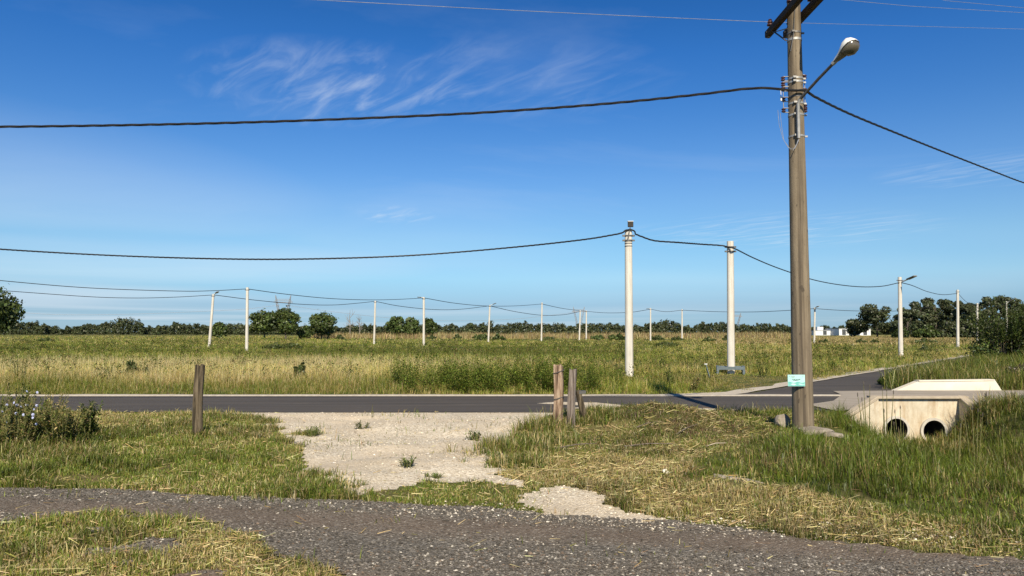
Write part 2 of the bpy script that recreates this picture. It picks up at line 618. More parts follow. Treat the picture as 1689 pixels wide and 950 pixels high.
def gravel_material(name, stops, dirt, dirt_bands, vscale, fleck=None, fleck_at=0.9, ruts=False):
    m, g, out = new_mat(name)
    b = g.n('ShaderNodeBsdfPrincipled')
    b.inputs['Roughness'].default_value = 0.92
    b.inputs['Specular IOR Level'].default_value = 0.2
    tc = g.n('ShaderNodeTexCoord')
    v = tc.outputs['Object']
    vo = g.n('ShaderNodeTexVoronoi'); vo.inputs['Scale'].default_value = vscale
    g.l(v, vo.inputs['Vector'])
    sep = g.n('ShaderNodeSeparateColor'); g.l(vo.outputs['Color'], sep.inputs[0])
    c = g.ramp(sep.outputs[0], stops)
    if fleck:
        f = g.ramp(sep.outputs[1], [(fleck_at, (0, 0, 0)), (fleck_at + 0.01, (1, 1, 1))], 'CONSTANT')
        c = g.mix(f, c, fleck)
    n = g.noise(g.mapping(v, scale=dirt_bands), 1.0, 6, 0.62, 0.5)
    dm = g.ramp(n, [(0.44, (0, 0, 0)), (0.62, (1, 1, 1))])
    fine = g.noise(v, 55, 4, 0.7)
    dc = g.ramp(fine, [(0.3, tuple(k * 0.7 for k in dirt)), (0.7, tuple(min(k * 1.3, 1) for k in dirt))])
    if ruts:
        sx = g.n('ShaderNodeSeparateXYZ'); g.l(v, sx.inputs[0])
        wob = g.math('MULTIPLY', g.math('SUBTRACT', g.noise(v, 0.7, 4, 0.6), 0.5), 0.7)
        for off in (6.10, 4.45):
            t = g.math('ADD', g.math('ADD', g.math('MULTIPLY', sx.outputs[0], 0.19), sx.outputs[1]), g.math('SUBTRACT', wob, off))
            w = g.math('SUBTRACT', 1.0, g.math('POWER', g.math('ABSOLUTE', g.math('DIVIDE', t, 0.42)), 2.0), clamp=True)
            dm = g.math('MAXIMUM', g.math('MULTIPLY', dm, 0.45), g.math('MULTIPLY', w, g.math('ADD', 0.55, g.noise(v, 2.5, 5, 0.65))))
    c = g.mix(g.math('MULTIPLY', dm, 0.85, clamp=True), c, dc)
    big = g.noise(v, 0.8, 5, 0.6)
    c = g.mix(1.0, c, g.ramp(big, [(0.3, (0.82, 0.82, 0.82)), (0.7, (1.12, 1.12, 1.12))]), 'MULTIPLY')
    g.l(c, b.inputs['Base Color'])
    bp = g.n('ShaderNodeBump'); bp.inputs['Strength'].default_value = 0.9; bp.inputs['Distance'].default_value = 0.012
    g.l(g.math('SUBTRACT', 1.0, vo.outputs['Distance']), bp.inputs['Height']); g.l(bp.outputs[0], b.inputs['Normal'])
    g.l(b.outputs[0], out.inputs[0])
    return m


M['ground'] = ground_material()
M['track'] = gravel_material('dark_track_gravel', [(0.0, (0.078, 0.069, 0.055)), (0.5, (0.152, 0.136, 0.112)), (0.9, (0.24, 0.218, 0.186))], (0.185, 0.125, 0.083), (0.12, 0.75, 1), 60, (0.42, 0.39, 0.33), 0.955, True)
M['drive'] = gravel_material('pale_drive_gravel', [(0.0, (0.40, 0.335, 0.245)), (0.5, (0.63, 0.55, 0.425)), (1.0, (0.78, 0.71, 0.58))], (0.62, 0.52, 0.385), (0.35, 0.7, 1), 48)


def asphalt_extra(g, v, c):
    n = g.noise(g.mapping(v, scale=(0.15, 2.0, 1)), 1.3, 6, 0.6)
    c = g.mix(1.0, c, g.ramp(n, [(0.35, (0.78, 0.78, 0.79)), (0.65, (1.22, 1.20, 1.16))]), 'MULTIPLY')
    n3 = g.noise(g.mapping(v, scale=(0.04, 9.0, 1)), 1.0, 4, 0.7)
    c = g.mix(1.0, c, g.ramp(n3, [(0.36, (0.72, 0.72, 0.72)), (0.46, (1, 1, 1)), (0.60, (1, 1, 1)), (0.72, (1.3, 1.28, 1.22))]), 'MULTIPLY')
    d = g.noise(g.mapping(v, scale=(0.5, 1.6, 1)), 0.8, 8, 0.7)
    return g.mix(g.ramp(d, [(0.60, (0, 0, 0)), (0.74, (0.55, 0.55, 0.55))]), c, (0.24, 0.21, 0.175))


M['asphalt'] = surf('asphalt', [(0.3, (0.064, 0.056, 0.049)), (0.7, (0.094, 0.083, 0.073))], 60, 4, 0.86, 0.4, 120, extra=asphalt_extra)
M['kerbgravel'] = surf('pale_edge_concrete', [(0.3, (0.40, 0.35, 0.28)), (0.7, (0.60, 0.54, 0.45))], 9, 6, 0.9, 0.4, 40)
M['apron'] = surf('dusty_concrete', [(0.3, (0.29, 0.25, 0.20)), (0.7, (0.40, 0.35, 0.29))], 2.5, 8, 0.9, 0.3, 60, stretch=(0.5, 1.4, 1))


def _stain(g, v, c, s):
    c = g.mix(g.ramp(s, [(0.46, (0, 0, 0)), (0.66, (0.8, 0.8, 0.8))]), c, (0.42, 0.31, 0.19))
    runs = g.noise(g.mapping(v, scale=(7, 7, 0.5)), 1.8, 6, 0.7)
    c = g.mix(g.ramp(runs, [(0.60, (0, 0, 0)), (0.74, (0.45, 0.45, 0.45))]), c, (0.28, 0.24, 0.17))
    blot = g.noise(v, 9.0, 7, 0.75)
    return g.mix(g.ramp(blot, [(0.57, (0, 0, 0)), (0.68, (0.5, 0.5, 0.5))]), c, (0.36, 0.28, 0.19))


def concrete_stain(g, v, c):
    s = g.noise(g.mapping(v, scale=(3, 3, 0.7)), 2.2, 7, 0.65)
    return g.mix(g.ramp(s, [(0.46, (0, 0, 0)), (0.66, (0.85, 0.85, 0.85))]), c, (0.38, 0.27, 0.165)) if False else _stain(g, v, c, s)


M['headwall'] = surf('cream_concrete', [(0.3, (0.50, 0.435, 0.325)), (0.7, (0.67, 0.60, 0.47))], 5, 8, 0.9, 0.5, 30, extra=concrete_stain)
M['coping'] = surf('weathered_coping', [(0.3, (0.34, 0.28, 0.21)), (0.7, (0.50, 0.43, 0.33))], 6, 8, 0.9, 0.4, 40)
M['whitewall'] = surf('white_concrete', [(0.3, (0.66, 0.60, 0.49)), (0.7, (0.78, 0.73, 0.62))], 2, 6, 0.88, 0.2, 30)
M['pipe'] = surf('pipe_concrete', [(0.3, (0.44, 0.41, 0.36)), (0.7, (0.62, 0.58, 0.50))], 8, 6, 0.9, 0.4, 60)
M['void'] = surf('dark_pipe_inside', [(0.3, (0.03, 0.028, 0.022)), (0.7, (0.07, 0.06, 0.05))], 8, 6, 0.9)  # near-black colour for the pipe bore, its closed end and the floodlight glass


def pole_streaks(g, v, c):
    s = g.noise(g.mapping(v, scale=(9, 9, 0.35)), 1.6, 7, 0.65)
    c = g.mix(g.ramp(s, [(0.40, (0.85, 0.85, 0.85)), (0.56, (0, 0, 0))]), c, (0.075, 0.058, 0.042))
    p = g.noise(v, 17, 2, 0.5)
    return g.mix(g.ramp(p, [(0.66, (0, 0, 0)), (0.71, (0.85, 0.85, 0.85))]), c, (0.075, 0.06, 0.045))


M['oldpole'] = surf('aged_brown_concrete', [(0.3, (0.18, 0.142, 0.096)), (0.7, (0.27, 0.218, 0.152))], 5, 8, 0.88, 0.5, 45, stretch=(1, 1, 0.4), extra=pole_streaks)


def white_streaks(g, v, c):
    s = g.noise(g.mapping(v, scale=(8, 8, 0.5)), 1.4, 7, 0.65)
    return g.mix(g.ramp(s, [(0.50, (0, 0, 0)), (0.68, (0.75, 0.75, 0.75))]), c, (0.36, 0.315, 0.25))


M['whitepole'] = surf('pale_pole_concrete', [(0.3, (0.56, 0.53, 0.47)), (0.7, (0.70, 0.665, 0.595))], 4, 7, 0.85, 0.3, 40, stretch=(1, 1, 0.4), extra=white_streaks)
M['steel'] = surf('galvanised_steel', [(0.3, (0.30, 0.295, 0.28)), (0.7, (0.46, 0.45, 0.43))], 12, 4, 0.55, metal=0.5)
M['darksteel'] = surf('weathered_steel', [(0.3, (0.10, 0.095, 0.09)), (0.7, (0.20, 0.19, 0.18))], 12, 4, 0.55, metal=0.5)
M['greymetal'] = surf('grey_blue_painted_metal', [(0.3, (0.095, 0.125, 0.14)), (0.7, (0.15, 0.185, 0.20))], 9, 5, 0.6)
M['crossarm'] = surf('dark_timber', [(0.3, (0.025, 0.018, 0.014)), (0.7, (0.075, 0.05, 0.035))], 5, 7, 0.85, 0.6, 50, stretch=(6, 0.8, 6))
M['porcelain'] = surf('brown_porcelain', [(0.3, (0.05, 0.02, 0.015)), (0.7, (0.10, 0.04, 0.03))], 6, 3, 0.25, spec=0.6)
M['black'] = surf('black_cable_sheath', [(0.3, (0.012, 0.012, 0.014)), (0.7, (0.025, 0.025, 0.027))], 30, 3, 0.5)
M['wire'] = surf('bare_aluminium_wire', [(0.3, (0.25, 0.27, 0.32)), (0.7, (0.40, 0.42, 0.47))], 9, 2, 0.5, metal=0.3)
M['white'] = surf('white_lamp_shell', [(0.3, (0.72, 0.72, 0.70)), (0.7, (0.82, 0.82, 0.80))], 4, 3, 0.4)
M['lampgrey'] = surf('lamp_underside', [(0.3, (0.14, 0.13, 0.11)), (0.7, (0.22, 0.20, 0.17))], 8, 4, 0.5)
M['lens'] = surf('dusty_lamp_lens', [(0.3, (0.085, 0.075, 0.055)), (0.7, (0.15, 0.132, 0.10))], 6, 5, 0.18, spec=0.6)
M['wood_brown'] = surf('weathered_brown_wood', [(0.36, (0.08, 0.05, 0.033)), (0.48, (0.27, 0.18, 0.12)), (0.62, (0.44, 0.33, 0.235))], 3, 8, 0.9, 0.9, 18, stretch=(9, 9, 0.9), dist=0.6)
M['wood_grey'] = surf('weathered_grey_wood', [(0.36, (0.055, 0.042, 0.035)), (0.48, (0.16, 0.127, 0.105)), (0.62, (0.28, 0.235, 0.20))], 3, 8, 0.9, 0.9, 18, stretch=(9, 9, 0.7), dist=0.5)
M['wood_olive'] = surf('weathered_olive_wood', [(0.36, (0.03, 0.024, 0.015)), (0.48, (0.095, 0.073, 0.046)), (0.62, (0.175, 0.138, 0.09))], 3, 8, 0.9, 1.0, 18, stretch=(9, 9, 0.7), dist=0.5)
M['bark'] = surf('bark', [(0.3, (0.06, 0.05, 0.04)), (0.7, (0.15, 0.13, 0.105))], 5, 6, 0.9, stretch=(3, 3, 0.6))
M['deadwood'] = surf('bare_grey_branches', [(0.3, (0.18, 0.16, 0.14)), (0.7, (0.28, 0.25, 0.22))], 5, 4, 0.9)
M['rubble'] = surf('broken_concrete', [(0.3, (0.20, 0.17, 0.135)), (0.7, (0.36, 0.315, 0.255))], 7, 7, 0.95, 0.8, 30)
M['warehouse'] = surf('white_painted_wall', [(0.3, (0.70, 0.70, 0.68)), (0.7, (0.80, 0.80, 0.78))], 2, 4, 0.8)
M['roofgrey'] = surf('grey_sheet_roof', [(0.3, (0.30, 0.31, 0.32)), (0.7, (0.40, 0.41, 0.42))], 3, 3, 0.6)
M['dooropen'] = surf('dark_door', [(0.3, (0.05, 0.055, 0.06)), (0.7, (0.09, 0.095, 0.10))], 3, 3, 0.6)
M['pylon'] = surf('pylon_steel', [(0.3, (0.20, 0.22, 0.25)), (0.7, (0.28, 0.30, 0.33))], 2, 2, 0.6)
M['signface'] = surf('aqua_sign_face', [(0.3, (0.36, 0.66, 0.62)), (0.55, (0.46, 0.74, 0.70)), (0.75, (0.68, 0.84, 0.80))], 7, 3, 0.45)
M['signteal'] = surf('teal_sign_band', [(0.3, (0.13, 0.46, 0.42)), (0.7, (0.20, 0.54, 0.49))], 9, 3, 0.45)
M['signdark'] = surf('dark_sign_print', [(0.3, (0.012, 0.03, 0.035)), (0.7, (0.03, 0.05, 0.05))], 9, 2, 0.45)
M['signred'] = surf('maroon_sign_print', [(0.3, (0.20, 0.06, 0.08)), (0.7, (0.28, 0.10, 0.11))], 9, 2, 0.45)
M['blueflower'] = surf('blue_petal', [(0.3, (0.36, 0.39, 0.62)), (0.7, (0.50, 0.53, 0.74))], 9, 2, 0.7)
M['stem'] = surf('green_stem', [(0.3, (0.10, 0.11, 0.035)), (0.7, (0.20, 0.19, 0.08))], 20, 2, 0.8)


# ------------------------------------------------------------------ ground sheet and roads
def axis(lo, d0, d1, step, hi, grow=1.13):
    mid = np.arange(d0, d1 + 1e-6, step)
    up, s, v = [], step, d1
    while v < hi:
        s *= grow; v += s; up.append(v)
    dn, s, v = [], step, d0
    while v > lo:
        s *= grow; v -= s; dn.append(v)
    return np.array(dn[::-1] + list(mid) + up)


XS = axis(-2500, -13.0, 15.0, 0.08, 2500)
YS = axis(-400, 3.4, 15.4, 0.08, 5000)
GX, GY = np.meshgrid(XS, YS)
GZ = height(GX, GY)
NX, NY = len(XS), len(YS)
IDX = np.arange(NX * NY).reshape(NY, NX)
QUADS = np.stack([IDX[:-1, :-1], IDX[:-1, 1:], IDX[1:, 1:], IDX[1:, :-1]], -1)
GV = np.stack([GX, GY, GZ], -1).reshape(-1, 3)
ground = np_mesh('ground', GV, [QUADS.reshape(-1, 4)], M['ground'], smooth_=True)
set_props(ground, 'flat grassy plain with mown verges, a low mound and a ditch', 'ground', kind='structure')


def sheet(name, maskf, mat, lift, label, cat):
    cx = 0.5 * (XS[:-1] + XS[1:]); cy = 0.5 * (YS[:-1] + YS[1:])
    mx, my = np.meshgrid(cx, cy)
    sel = np.zeros(mx.shape, bool)
    near = (my > 1.4) & (my < 15.3) & (np.abs(mx) < 15)
    sel[near] = maskf(mx[near], my[near])
    q = QUADS[sel]
    used, inv = np.unique(q, return_inverse=True)
    v = GV[used].copy()
    v[:, 2] += lift
    o = np_mesh(name, v, [inv.reshape(-1, 4)], mat, smooth_=True)
    return set_props(o, label, cat, kind='structure')


sheet('gravel_driveway', m_drive, M['drive'], 0.006, 'pale gravel driveway between the wooden posts', 'driveway')
sheet('gravel_track', m_track, M['track'], 0.010, 'dark grey gravel track across the foreground', 'track')


def flat(name, poly, z, mat, label, cat, thick=None, z_top=None):
    mb = MB()
    if thick is None:
        mb.add([(p[0], p[1], z) for p in poly], [tuple(range(len(poly)))])
    else:
        mb.prism(poly, z - thick, z)
    o = mb.build(name, mat)
    return set_props(o, label, cat, kind='structure')


def ragged(x0, x1, yf, amp, step, seed):
    xs = np.arange(x0, x1 + 1e-6, step)
    return [(x, yf + amp * (fbm(np.array([x * 1.3]), np.array([seed * 3.1]), seed)[0] - 0.5) * 2) for x in xs]


near_edge = ragged(-60, 60, ROAD_N, 0.10, 0.25, 4)
near_edge = [q for q in near_edge if q[0] < 6.3]
flat('asphalt_road', near_edge + [(6.5, ROAD_N + 0.1), (7.0, HEAD_Y + 0.3), (9.8, HEAD_Y + 0.3), (9.9, ROAD_N), (60, ROAD_N), (60, ROAD_F), (-60, ROAD_F)], 0.014, M['asphalt'], 'grey asphalt road crossing the picture from side to side', 'road')
side = [(5.2, ROAD_F + 0.36), (5.6, ROAD_F + 0.62), tuple(SR_L0 + np.array([0.35, 0.1])), tuple(SR_L1 + SR_DIR * 25), tuple(SR_L1 + SR_DIR * 25 + SR_N * SR_W), tuple(SR_L0 + SR_DIR * 2.6 + SR_N * SR_W), (9.7, ROAD_F + 1.0), (9.6, ROAD_F + 0.36)]
flat('side_road', side, 0.018, M['asphalt'], 'narrow asphalt side road running away to the right', 'road')
# pale concrete gutter along the far edge; ragged outer line
far_out = ragged(-60, 10.2, ROAD_F + 0.30, 0.13, 0.18, 8)
flat('road_edging', [(-60, ROAD_F - 0.02)] + [(10.2, ROAD_F - 0.02)] + far_out[::-1], 0.030, M['kerbgravel'], 'pale concrete edging along the far side of the road', 'edging', thick=0.03)
e0, e1 = SR_L0, SR_L1 + SR_DIR * 25
edge = []
for k in range(60):
    t = k / 59
    p = e0 * (1 - t) + e1 * t
    edge.append(p)
outer = [p - SR_N * (0.42 + 0.13 * math.sin(i * 1.7) + random.uniform(-0.08, 0.1)) for i, p in enumerate(edge)]
inner = [p + SR_N * (0.10 + random.uniform(-0.04, 0.05)) for p in edge]
flat('side_edging', [(3.4, ROAD_F + 0.28), (5.6, ROAD_F + 0.34)] + [tuple(p) for p in inner] + [tuple(p) for p in outer[::-1]], 0.026, M['kerbgravel'], 'pale stony edging along the left of the side road', 'edging')
apron_poly = [(6.45, ROAD_N - 0.02), (6.35, ROAD_N + 1.3), (7.3, ROAD_N + 2.2), (8.2, ROAD_F + 0.1), (8.5, ROAD_F + 1.3), (10.6, ROAD_F + 1.5), (40, ROAD_F + 1.2), (40, ROAD_N - 0.1), (9.7, ROAD_N - 0.05), (9.45, HEAD_Y + 0.16), (7.1, HEAD_Y + 0.16), (6.9, HEAD_Y)]
flat('concrete_apron', apron_poly, 0.036, M['apron'], 'dusty grey concrete slab carrying the road over the culvert', 'slab')
# worn pale gravel spilled on the road by the posts
spill = [(0.55, 16.6), (1.0, 16.95), (1.9, 16.8), (2.4, 16.2), (3.6, 15.7), (4.6, 15.3), (4.4, 14.95), (2.6, 15.0), (1.2, 15.5), (1.6, 16.1)]
flat('gravel_spill', spill, 0.019, M['drive'], 'pale gravel spilled on the asphalt behind the posts', 'gravel')

# ------------------------------------------------------------------ culvert
def culvert():
    root = empty('culvert_headwall', (8.3, HEAD_Y, 0), 'cream concrete culvert headwall with two round pipe mouths in the ditch', 'culvert')
    ox, oy = 8.3, HEAD_Y
    L = lambda x, y: (x - ox, y - oy)
    x0, x1, zt, zb = float(at(1441, 655, HEAD_Y)[0]), float(at(1592, 655, HEAD_Y)[0]), 0.245, -0.95
    q1, q2 = at(1477, 708, HEAD_Y), at(1539, 711, HEAD_Y)
    pc = [(q1[0], q1[2]), (q2[0], q2[2])]
    r_in = 0.225
    # front wall with two round holes, as a grid-free fan mesh
    mb = MB()
    th = 0.18
    import bmesh
    bm = bmesh.new()
    def ring(verts2, y):
        return [bm.verts.new((a - ox, y - oy, b)) for a, b in verts2]
    for y in (HEAD_Y, HEAD_Y + th):
        outer = ring([(x0, zb), (x1, zb), (x1, zt), (x0, zt)], y)
        es = [bm.edges.new((outer[i], outer[(i + 1) % 4])) for i in range(4)]
        for cx, cz in pc:
            rr = ring([(cx + r_in * math.cos(2 * math.pi * k / 28), cz + r_in * math.sin(2 * math.pi * k / 28)) for k in range(28)], y)
            es += [bm.edges.new((rr[i], rr[(i + 1) % 28])) for i in range(28)]
        bmesh.ops.triangle_fill(bm, use_beauty=True, use_dissolve=False, edges=es)
    # close the outer rim
    bm.verts.ensure_lookup_table()
    vs = bm.verts[:]
    n1 = 4 + 56
    for i in range(4):
        bm.faces.new((vs[i], vs[(i + 1) % 4], vs[n1 + (i + 1) % 4], vs[n1 + i]))
    me = bpy.data.meshes.new('front_wall')
    bm.normal_update()
    bmesh.ops.recalc_face_normals(bm, faces=bm.faces[:])
    bm.to_mesh(me); bm.free()
    me.materials.append(M['headwall'])
    link(bpy.data.objects.new('front_wall', me), root)
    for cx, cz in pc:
        p = MB()
        n = 28
        prof = [(r_in - 0.004, 0.9), (r_in - 0.004, -0.05), (r_in + 0.045, -0.05), (r_in + 0.045, -0.003)]
        vsx = []
        for r, d in prof:
            for k in range(n):
                a = 2 * math.pi * k / n
                vsx.append((cx - ox + r * math.cos(a), d, cz + r * math.sin(a)))
        fs = [(i * n + k, i * n + (k + 1) % n, (i + 1) * n + (k + 1) % n, (i + 1) * n + k) for i in range(len(prof) - 1) for k in range(n)]
        fs.append(tuple(range(n)))
        p.add(vsx, fs)
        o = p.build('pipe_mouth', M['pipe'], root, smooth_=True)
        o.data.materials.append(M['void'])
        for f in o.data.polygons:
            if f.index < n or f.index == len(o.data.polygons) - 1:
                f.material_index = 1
    # coping along the top, standing proud of the wall
    c = MB()
    c.box((0.5 * (x0 + x1) - ox, 0.085, zt + 0.028), (x1 - x0 + 0.06, 0.33, 0.052))
    c.build('coping', M['coping'], root, bevel=0.012)
    # wing walls coming forward to both sides, tops sloping down
    for (xa, xb, yb, ztb) in ((x0 - 0.012, 6.60, 14.97, -0.115), (x1 + 0.012, x1 - 0.05, 14.62, 0.03)):
        a = np.array(L(xa, HEAD_Y + 0.02)); b = np.array(L(xb, yb))
        t = (b - a) / np.linalg.norm(b - a)
        nrm = np.array([t[1], -t[0]]) * (0.15 if xb < 8 else -0.15)
        nrm = -nrm if xb < 8 else -nrm
        w = MB()
        w.prism([a, b, b + nrm, a + nrm], [zb] * 4, [zt - 0.004, ztb, ztb, zt - 0.004])
        w.build('wing_wall', M['headwall'], root)
        k = MB()
        q = 0.015
        aa = a - nrm / 0.15 * q; bb = b - nrm / 0.15 * q + t * q
        k.prism([aa, bb, bb + nrm * 1.15, aa + nrm * 1.15], [zt - 0.001, ztb + 0.003, ztb + 0.003, zt - 0.001], [zt + 0.068, ztb + 0.07, ztb + 0.07, zt + 0.068])
        k.build('wing_coping', M['coping'], root, bevel=0.01)
    return root


culvert()


def far_parapet():
    root = empty('culvert_parapet', (11.0, ROAD_F + 1.7, 0), 'smooth white concrete parapet on the far side of the culvert', 'parapet')
    Y = ROAD_F + 1.55
    a = at(1474, 656, Y); b = at(1516, 629, Y); c = at(1641, 627, Y + 0.3); d = at(1653, 651, Y + 0.3)
    ox, oy = 11.0, ROAD_F + 1.7
    m = MB()
    th = 0.22
    yy = lambda p: Y + 0.3 * (p[0] - a[0]) / (d[0] - a[0]) - oy
    fr = [(a[0] - ox, Y - oy, 0.0), (d[0] - ox, Y + 0.3 - oy, 0.0), (c[0] - ox, yy(c), c[2] - 0.012), (b[0] - ox, yy(b), b[2] - 0.012)]
    bk = [(p[0], p[1] + th, p[2]) for p in fr]
    m.add(fr + bk, [(0, 1, 2, 3), (7, 6, 5, 4), (0, 4, 5, 1), (1, 5, 6, 2), (2, 6, 7, 3), (3, 7, 4, 0)])
    m.build('parapet_wall', M['whitewall'], root)
    # the top coping, a thin cap just proud
    k = MB()
    x0, x1 = fr[3][0] + 0.03, fr[2][0] - 0.02
    zc = fr[3][2]
    k.add([(x0, fr[3][1] - 0.02, zc + 0.002), (x1, fr[2][1] - 0.02, fr[2][2] + 0.002), (x1, fr[2][1] + th + 0.02, fr[2][2] + 0.002), (x0, fr[3][1] + th + 0.02, zc + 0.002),
           (x0, fr[3][1] - 0.02, zc + 0.032), (x1, fr[2][1] - 0.02, fr[2][2] + 0.032), (x1, fr[2][1] + th + 0.02, fr[2][2] + 0.032), (x0, fr[3][1] + th + 0.02, zc + 0.032)],
          [(3, 2, 1, 0), (4, 5, 6, 7), (0, 1, 5, 4), (1, 2, 6, 5), (2, 3, 7, 6), (3, 0, 4, 7)])
    k.build('coping', M['whitewall'], root)
    return root


far_parapet()

# ------------------------------------------------------------------ the big old pole with the lamp
PX, PY = 4.57, 11.8
PZ0 = float(height(PX, PY))


def prad(z):
    return 0.166 - (z + 0.3) * 0.0087


def big_pole():
    root = empty('utility_pole', (PX, PY, 0), 'tall brown concrete pole with dark crossarms and a white street lamp', 'utility pole')
    sh = MB()
    zs = np.linspace(PZ0 - 0.5, 7.75, 26)
    sh.lathe((0, 0, 0), [(prad(z), z) for z in zs] + [(prad(7.75) * 0.6, 7.79)], n=32)
    sh.build('shaft', M['oldpole'], root, smooth_=True)

    def band(z, h, mat, grow=0.006, lug=True, name='clamp_band'):
        b = MB()
        r = prad(z)
        b.lathe((0, 0, z - h / 2), [(r + 0.001, 0), (r + grow, 0.001), (r + grow, h - 0.001), (r + 0.001, h)], n=32)
        if lug:
            b.box((r + 0.020, -0.03, z), (0.040, 0.022, h * 0.8))
            b.box((-0.06, -r - 0.012, z), (0.05, 0.035, h * 0.9))
        b.build(name, mat, root, smooth_=True)

    zpx = lambda py: at(1306, py, PY)[2]
    for py in (131, 137, 172, 191, 226):
        band(zpx(py), 0.032, M['steel'])
    band(zpx(56), 0.03, M['darksteel'])
    band(zpx(67), 0.04, M['steel'], lug=False)
    band(zpx(161), 0.022, M['darksteel'], lug=False)
    # crossarms along y, one on either side of the shaft
    zc = 6.72
    for sx, y0, y1 in ((-1, -1.25, 0.80), (1, -1.25, 0.80)):
        x = sx * (prad(zc) + 0.051)
        a = MB()
        a.box((x, (y0 + y1) / 2, zc), (0.095, y1 - y0, 0.115))
        arm = a.build('crossarm', M['crossarm'], root, bevel=0.012)
        for yy in ((0.66, -0.25, -1.1) if sx < 0 else (0.6, -0.30, -0.45 - 0.65)):
            i = MB()
            i.tube([(x, yy, zc + 0.055), (x, yy, zc + 0.13)], 0.011, 6)
            i.lathe((x, yy, zc + 0.10), [(0.02, 0), (0.052, 0.01), (0.052, 0.03), (0.03, 0.045), (0.045, 0.06), (0.045, 0.078), (0.026, 0.09), (0.034, 0.105), (0.02, 0.12)], 14)
            i.build('insulator', M['porcelain'], arm, smooth_=True)
        # flat end plate with a bolt
        e = MB()
        e.box((x, y1 - 0.07, zc - 0.064), (0.05, 0.10, 0.008))
        e.tube([(x - 0.06, y1 - 0.12, zc), (x + 0.06, y1 - 0.12, zc)], 0.012, 6)
        e.build('end_plate', M['darksteel'], arm)
        br = MB()
        br.bar((x - 0.0, 0.50, zc - 0.06), (sx * (prad(6.1) + 0.012), 0.03, zpx(66)), 0.035, 0.008)
        br.bar((x - 0.0, 0.50, zc - 0.075), (sx * (prad(6.1) + 0.012), 0.0, zc - 0.22), 0.03, 0.008)
        if sx < 0:
            br.build('brace', M['darksteel'], root)
    # rod from crossarm bolt down the front
    d = MB()
    d.tube([(-0.03, -prad(6.6) - 0.012, 6.78), (-0.06, -prad(6.3) - 0.012, 6.35), (-0.11, -prad(6.1) - 0.005, 6.08)], 0.007, 6)
    d.build('earth_wire', M['darksteel'], root)
    # spool racks: left side and right side
    for sx, pys in ((-1, (130, 139, 147, 164, 182)), (1, (127, 149, 176, 182))):
        rk = MB()
        zt, zb = zpx(pys[0] - 4), zpx(pys[-1] + 4)
        xo = sx * (prad(5.2) + (0.082 if sx < 0 else 0.030))
        rk.tube([(xo, 0, zb), (xo, 0, zt)], 0.007, 6)
        for py in pys:
            z = zpx(py)
            for dz in (-0.035, 0.035):
                rk.box(((xo + sx * prad(5.2)) / 2, 0, z + dz), (abs(xo - sx * prad(5.2)) + 0.01, 0.028, 0.006))
        rack = rk.build('spool_rack', M['steel'], root)
        for py in pys:
            z = zpx(py)
            s = MB()
            s.lathe((xo, 0, z - 0.031), [(0.024, 0), (0.034, 0.006), (0.034, 0.02), (0.018, 0.027), (0.018, 0.035), (0.034, 0.042), (0.034, 0.056), (0.024, 0.062)], 12)
            s.build('spool', M['porcelain'], rack, smooth_=True)
    # white fuse box and thin hanging wires on the left
    f = MB()
    f.box((-prad(5) - 0.135, -0.05, zpx(164)), (0.022, 0.02, 0.075))
    f.tube([(-prad(5) - 0.135, -0.05, zpx(158)), (-prad(5) - 0.14, -0.05, zpx(150))], 0.006, 6)
    f.build('fuse', M['white'], root)
    pts = lambda q: [at(x, y, PY - 0.19) - np.array([PX, PY, 0]) for x, y in q]
    for q in ([(1283, 182), (1285, 205), (1291, 228), (1300, 243), (1308, 248), (1314, 238), (1317, 229)], [(1287, 186), (1289, 208), (1293, 232), (1303, 245), (1311, 245), (1318, 230)]):
        h = MB()
        h.tube(pts(q), 0.004, 5)
        h.build('hanging_wire', M['wire'], root)
    # lamp bracket: upright pipe on the face of the pole, then an arm up to the right
    P = lambda x, y, yy: at(x, y, PY + yy) - np.array([PX, PY, 0])
    b0 = P(1317.5, 228, -0.19); b1 = P(1316.5, 172, -0.185); b2 = P(1320, 163, -0.22); b3 = P(1350, 130, -0.55); b4 = P(1379, 100, -0.90)
    u = MB()
    u.tube([b0, b1, b1 * 0.35 + b2 * 0.65 + np.array([0, 0, 0.004]), b2], 0.027, 12)
    u.build('lamp_upright', M['steel'], root, smooth_=True)
    a = MB()
    a.tube([b2 - (b3 - b2) * 0.06, b3, b4], 0.023, 12)
    a.build('lamp_arm', M['darksteel'], root, smooth_=True)
    # lamp head: long shell, white on top with a glazed underside, tipped up with the arm
    tip = P(1413, 67, -1.16)
    ax = tip - b4
    ln = np.linalg.norm(ax); ax = ax / ln
    sd_ = np.cross(ax, [0, 0, 1]); sd_ /= np.linalg.norm(sd_)
    upv = np.cross(sd_, ax)
    st = [(-0.04, 0.035, 0.03, 0.03), (0.05, 0.055, 0.045, 0.05), (0.16, 0.08, 0.06, 0.06), (0.26, 0.11, 0.09, 0.05), (0.38, 0.14, 0.13, 0.05), (0.50, 0.14, 0.135, 0.045), (0.58, 0.105, 0.095, 0.035), (0.625, 0.05, 0.04, 0.02)]
    k = ln / 0.62

    def shell(lo, hi, stations, name, mat, dz=0.0):
        m = MB(); n = 14; vs = []
        for s, w, ht, dp in stations:
            for j in range(n + 1):
                an = lo + (hi - lo) * j / n
                c, si = math.cos(an), math.sin(an)
                v = ht * si if si > 0 else dp * si
                vs.append(b4 + ax * s * k + sd_ * w * c + upv * (v + dz))
        fs = [(i * (n + 1) + j, i * (n + 1) + j + 1, (i + 1) * (n + 1) + j + 1, (i + 1) * (n + 1) + j) for i in range(len(stations) - 1) for j in range(n)]
        fs.append(tuple(range(n, -1, -1)))
        fs.append(tuple((len(stations) - 1) * (n + 1) + j for j in range(n + 1)))
        m.add(vs, fs)
        return m.build(name, mat, head, smooth_=True)
    hm = MB()
